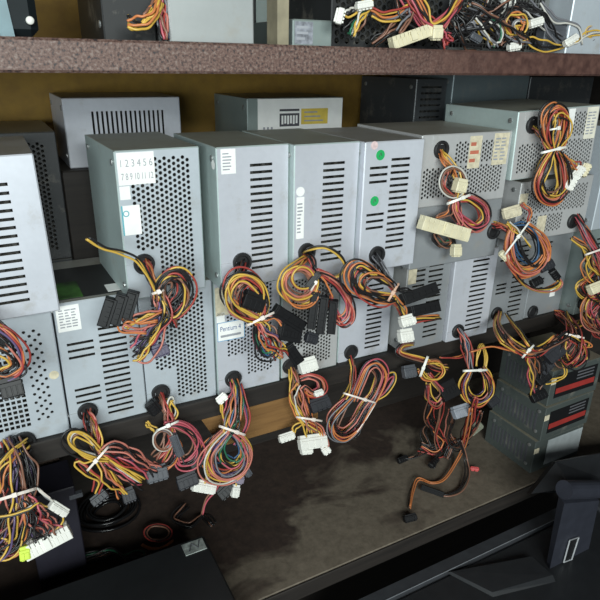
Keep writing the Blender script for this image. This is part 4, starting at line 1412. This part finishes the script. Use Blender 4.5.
H.strand('WAA', [(541, 2, 22, 2), (548, 12, 26, 3), (556, 20, 28, 3), (568, 22, 28, 3), (578, 28, 28, 3), (580, 44, 26, 3)])
H.strand('WKW', [(480, -8, 20, 4), (502, -2, 26, 5), (512, 6, 26, 5)])
H.strand('KKNK', [(500, 46, 22, 6), (512, 38, 26, 6), (522, 46, 24, 6)])
H.strand('KKWKAKN', [(448, 40, 16, 6), (462, 30, 22, 8), (478, 22, 26, 9), (496, 12, 26, 9), (508, -4, 24, 8)])
H.strand('KWKYKA', [(470, 4, 22, 7), (486, 12, 28, 9), (500, 24, 28, 9), (512, 34, 28, 9), (528, 42, 26, 8)])
H.strand('KKNKW', [(450, 16, 20, 6), (458, 28, 24, 8), (466, 40, 24, 8), (480, 46, 22, 7)])
H.strand('KAKWK', [(508, 2, 22, 6), (524, 6, 26, 7), (538, 14, 26, 7), (548, 30, 26, 6), (560, 40, 24, 6)])
H.strand('YWKY', [(566, 46, 26, 4), (578, 40, 28, 5), (588, 34, 28, 5), (604, 30, 24, 5)])
H.coil('YYN', 594, 32, 26, 8, 6, 1.5, jit=1)
H.strand('YYA', [(584, 46, 20, 4), (592, 40, 24, 4), (604, 44, 22, 4)])
H.plug((529, 24), (542, 20), 8, 34, M_WHITE, thick=8)
H.plug((540, 35), (566, 35), 22, 18, M_GREYPL, thick=14, label='grey plastic block')
H.plug((564, 44), (577, 36), 7, 34, M_WHITE, thick=7)
H.plug((471, 34), (481, 40), 7, 30, M_GREYPL, thick=6)
H.plug((508, 47), (520, 45), 8, 28, M_WHITE, thick=7)
H.plug((502, 3), (514, 0), 8, 26, M_WHITE, thick=7)

# ================================================================== LOWER LEVEL
# black slim case at the near end, silver badge on its corner
root = empty('black_case', (-32, -20, -250))
tag(root, 'black flat computer case with a silver badge lying on the lower board', 'computer case')
q = MB()
q.box(-420, -150, 0, 0, 0, 60, 2.5)
q.build('shell', plain('satin_black', (0.009, 0.010, 0.011), 0.5), root)
a, b_ = at(184, 538, z=-190), at(206, 545, z=-190)
q = MB()
q.box(-32, -26, 60, -4, -6, 61.0, 0.3)
o = q.build('badge', plain('silver_badge', (0.38, 0.42, 0.40), 0.35, metal=0.5, var=0.5, scale=140), root)
q = MB()
q.tube([(-26, -22, 61.2), (-20, -10, 61.2), (-14, -20, 61.2), (-9, -9, 61.2)], 0.9, 4)
q.build('badge_mark', M_INK, o)

# brown carton and a dark purple drive behind the heavy bundle
zt = at(48, 456, y=120)[2]
root = empty('small_carton', (-245, 120, -250))
tag(root, 'small dark brown carton behind the heavy cable bundle', 'carton')
q = MB()
q.box(0, 0, 0, 62, 80, zt+250, 1)
q.build('carton_body', plain('dark_brown_card', (0.06, 0.04, 0.03), 0.8), root)
q = MB()
for k in range(5):
    q.box(6+k*11, -1.4, 4, 10+k*11, 0, zt+246)
o = q.build('ribs', plain('dark_brown_card', (0.06, 0.04, 0.03), 0.8), root)
o['kind'] = 'stuff'
zt = at(72, 487, y=40)[2]
root = empty('purple_drive', (-232, 40, -250))
tag(root, 'dark purple metal drive standing behind the long white plug', 'drive')
q = MB()
q.box(0, 0, 0, 58, 60, zt+250, 1.2)
q.build('drive_body', plain('dark_purple_metal', (0.012, 0.011, 0.018), 0.5), root)
q = MB()
q.box(50, -1.5, zt+232, 66, 6, zt+238, 0.4)
q.build('metal_tab', M_GREYPL, root)

# coil of black cable and a coil of orange wire
root = empty('black_cable_coil', tuple(at(108, 512, z=-246)))
tag(root, 'coil of shiny black cable lying behind the black case', 'cable')
H = Harness(root=root, seed=41, zplane=-246)
for k in range(7):
    cc = at(108, 512, z=-246)
    pts = []
    rad = 20+k*4.5
    for i in range(33):
        an = 2*math.pi*i/30
        pts.append(H.loc(cc+np.array([rad*math.cos(an), rad*math.sin(an)*0.9, 2+(k % 3)*4+2*math.sin(an*2+k)])))
    q = MB()
    q.tube(pts, 2.0, 6)
    q.build('cable_turn', plain('shiny_black', (0.01, 0.01, 0.011), 0.18), root, smooth=True)
root = empty('orange_wire_coil', tuple(at(158, 537, z=-246)))
tag(root, 'small coil of brown and orange wire behind the silver badge', 'wire coil')
H = Harness(root=root, seed=42, zplane=-246)
H.coil('NKNPNKNR', 158, 533, 8, 13, 8, 1.6, jit=1)
H.strand('OOO', [(142, 545, 6, 2), (152, 549, 6, 2), (164, 547, 6, 2), (173, 541, 6, 2)], r=1.6)

for (lab, pts, cols, sd, pl) in (
        ('loose dark wires tangled on the lower board below the perforated unit', [(186, 505, 10, 6), (176, 520, 6, 8), (190, 528, 4, 6), (204, 516, 4, 6), (214, 524, 4, 5)], 'KKNK', 43, None),
        ('loose dark wires lying between the carton and the black case', [(84, 560, 6, 8), (110, 552, 8, 8), (128, 560, 8, 8), (146, 556, 6, 8), (138, 570, 6, 8)], 'KNKNKG', 44, None)):
    root = empty('loose_wires', tuple(at(pts[0][0], pts[0][1], z=-246)))
    tag(root, lab, 'wires', 'loose wires on the lower board')
    H = Harness(root=root, seed=sd, zplane=-248)
    H.strand(cols, pts)

# loose harness that trails down on to the dusty board
root = empty('trailing_cable', tuple(at(465, 440, z=-246)))
tag(root, 'orange and black trailing cable with black plug on the dusty board', 'cable')
H = Harness(root=root, seed=45, zplane=-249)
H.strand('OON', [(471, 408, 150, 3), (468, 428, 90, 4), (464, 446, 30, 4), (456, 462, 8, 3), (444, 480, 4, 2.5), (431, 484, 4, 2.5), (418, 480, 4, 2.5), (413, 490, 4, 2.5), (410, 508, 4, 2.5)])
H.strand('KKN', [(460, 440, 60, 4), (466, 458, 20, 3), (468, 474, 6, 3), (462, 488, 4, 3), (448, 495, 4, 2.5), (434, 492, 4, 2.5)])
H.strand('RROR', [(476, 398, 165, 5), (470, 416, 120, 6), (466, 432, 70, 6), (462, 446, 30, 5)])
H.strand('NRN', [(444, 392, 160, 3), (440, 416, 100, 3), (436, 436, 50, 3), (440, 452, 14, 4)])
H.strand('KNK', [(432, 420, 70, 4), (424, 432, 40, 5), (428, 448, 14, 5), (414, 458, 6, 4), (404, 460, 4, 3)])
H.strand('OSO', [(436, 442, 20, 3), (448, 440, 28, 3), (456, 438, 32, 3)])
H.strand('KKK', [(448, 444, 20, 5), (438, 456, 10, 5), (432, 466, 4, 4)])
H.strand('KNKRKO', [(432, 402, 130, 8), (428, 418, 90, 9), (436, 430, 60, 9), (444, 444, 24, 8), (436, 452, 10, 7), (420, 446, 20, 7)])
H.strand('KKNKR', [(480, 412, 120, 6), (474, 426, 80, 8), (466, 440, 44, 8), (452, 446, 22, 8), (446, 458, 6, 6)])
H.strand('NKKS', [(452, 410, 120, 6), (452, 424, 80, 7), (448, 438, 40, 7), (456, 448, 20, 7), (466, 444, 22, 6)])
H.plug((404, 519), (416, 516), 10, 6, M_BLACK, thick=9)
H.plug((421, 487), (444, 495), 9, 6, M_BLACK, thick=7, kind='sata')
H.plug((470, 468), (479, 469), 6, 5, plain('red_plastic', (0.45, 0.03, 0.03), 0.5), thick=5, pins=2)
H.plug((470, 432), (480, 424), 14, 60, plain('olive_plastic', (0.24, 0.25, 0.19), 0.5), thick=8)
H.plug((430, 466), (437, 458), 9, 8, M_BLACK, thick=8)
H.plug((398, 461), (407, 457), 9, 5, M_BLACK, thick=8)

# bench in front of the shelving, with the monitor lying face down on it
root = empty('bench', (350, -400, -900))
tag(root, 'dark low bench in front of the shelving under the monitor', 'bench')
q = MB()
q.box(-700, -420, 530, 700, 292, 555, 2)
q.build('bench_top', M_DARKWOOD, root)
for sx in (-680, 640):
    for sy in (-400, 240):
        q = MB()
        q.box(sx, sy, 0, sx+40, sy+40, 530, 1)
        q.build('leg', M_DARKWOOD, root)
M_MON = plain('monitor_plastic', (0.014, 0.015, 0.017), 0.45)
M_MONRIM = plain('monitor_rim', (0.035, 0.037, 0.042), 0.4)
root = empty('monitor', (350, -290, -344.6))
tag(root, 'black flat monitor lying face down with its stand in the air', 'monitor')
q = MB()
q.box(-290, -190, 0, 290, 182, 24, 5)
q.build('front_bezel', M_MON, root)
q = MB()      # back shell: slopes up from the rim
lo = [(-282, -182, 24), (282, -182, 24), (282, 174, 24), (-282, 174, 24)]
mid_ = [(-272, -172, 50), (272, -172, 50), (272, 164, 50), (-272, 164, 50)]
inn = [(-258, -158, 50), (258, -158, 50), (258, 146, 50), (-258, 146, 50)]
dp = [(-256, -156, 44), (256, -156, 44), (256, 144, 44), (-256, 144, 44)]
q.v = lo+mid_+inn+dp
for k in range(3):
    for i in range(4):
        j = (i+1) % 4
        q.f.append((k*4+i, k*4+j, k*4+4+j, k*4+4+i))
q.f.append((12, 13, 14, 15))
q.build('back_shell', M_MONRIM, root)
q = MB()
q.box(-252, -152, 44, 252, 140, 47, 1)
q.build('back_cover', M_MON, root)
q = MB()
q.box(-257, 145.2, 50, 257, 146.2, 50.6)
q.build('edge_line', plain('pale_edge', (0.22, 0.23, 0.25), 0.4), root)  # paler line along the inner edge of the rim
# hinge plate
q = MB()
q.v = [(-60, 146, 47), (70, 104, 47), (70, 62, 47), (-30, 84, 47), (-56, 142, 51), (66, 104, 58), (66, 66, 58), (-28, 88, 51)]
q.f = [(4, 5, 6, 7), (0, 1, 5, 4), (1, 2, 6, 5), (2, 3, 7, 6), (3, 0, 4, 7)]
q.build('hinge_plate', M_MON, root)


def wp(p):           # world mm to monitor-local mm
    return np.array(p)-np.array([350, -290, -345])


# neck: tapered column with a rounded head and a framed slot
bl, br = wp(at(548, 576, y=-208)), wp(at(582, 580, y=-208))
tl_, tr_ = wp(at(563, 503, y=-208)), wp(at(598, 500, y=-208))
q = MB()
prof = [(bl, br, 0.0, 26)]
secs = []
for t in np.linspace(0, 1, 5):
    secs.append((bl*(1-t)+tl_*t, br*(1-t)+tr_*t, -2.0*t, 9+2*t))
for (l_, r_, fy, th) in secs:
    n0 = len(q.v)
    q.v += [(l_[0], l_[1]+fy, l_[2]), (r_[0], r_[1]+fy, r_[2]), (r_[0]+4, r_[1]+th, r_[2]+3), (l_[0]+4, l_[1]+th, l_[2]+3)]
for i in range(len(secs)-1):
    for k in range(4):
        k2 = (k+1) % 4
        q.f.append((i*4+k, i*4+k2, i*4+4+k2, i*4+4+k))
q.f += [(0, 3, 2, 1), tuple((len(secs)-1)*4+k for k in range(4))]
hl, hr = wp(at(564, 490, y=-204)), wp(at(606, 489, y=-204))
q.tube([hl, hl*0.7+hr*0.3, hl*0.3+hr*0.7, hr], 13, 18)
neck = q.build('stand_neck', plain('neck_plastic', (0.026, 0.028, 0.038), 0.36), root)
fr = [wp(at(u, v, y=-210)) for u, v in ((563, 562), (571, 559), (578, 537), (569, 540))]
q = MB()
q.tube([tuple(p+np.array([0, -1, 0])) for p in fr+[fr[0]]], 1.3, 4)
o = q.build('slot_frame', plain('silver_frame', (0.45, 0.46, 0.48), 0.35, metal=0.4), neck)
q = MB()
q.v = [tuple(p+np.array([0, -0.6, 0])) for p in fr]
q.f = [(0, 1, 2, 3)]
q.build('slot', M_BLACK, neck)
# base plate of the stand
q = MB()
c4 = [wp(at(u, v, y=yy)) for u, v, yy in ((531, 494, -150), (556, 462, -150), (640, 446, -150), (640, 492, -190), (572, 488, -190))]
q.v = [tuple(p) for p in c4]+[tuple(p+np.array([4, 10, -8])) for p in c4]
q.f = [(0, 1, 2, 3, 4), (9, 8, 7, 6, 5)]+[(i, (i+1) % 5, (i+1) % 5+5, i+5) for i in range(5)]
q.build('stand_base', M_MON, root)
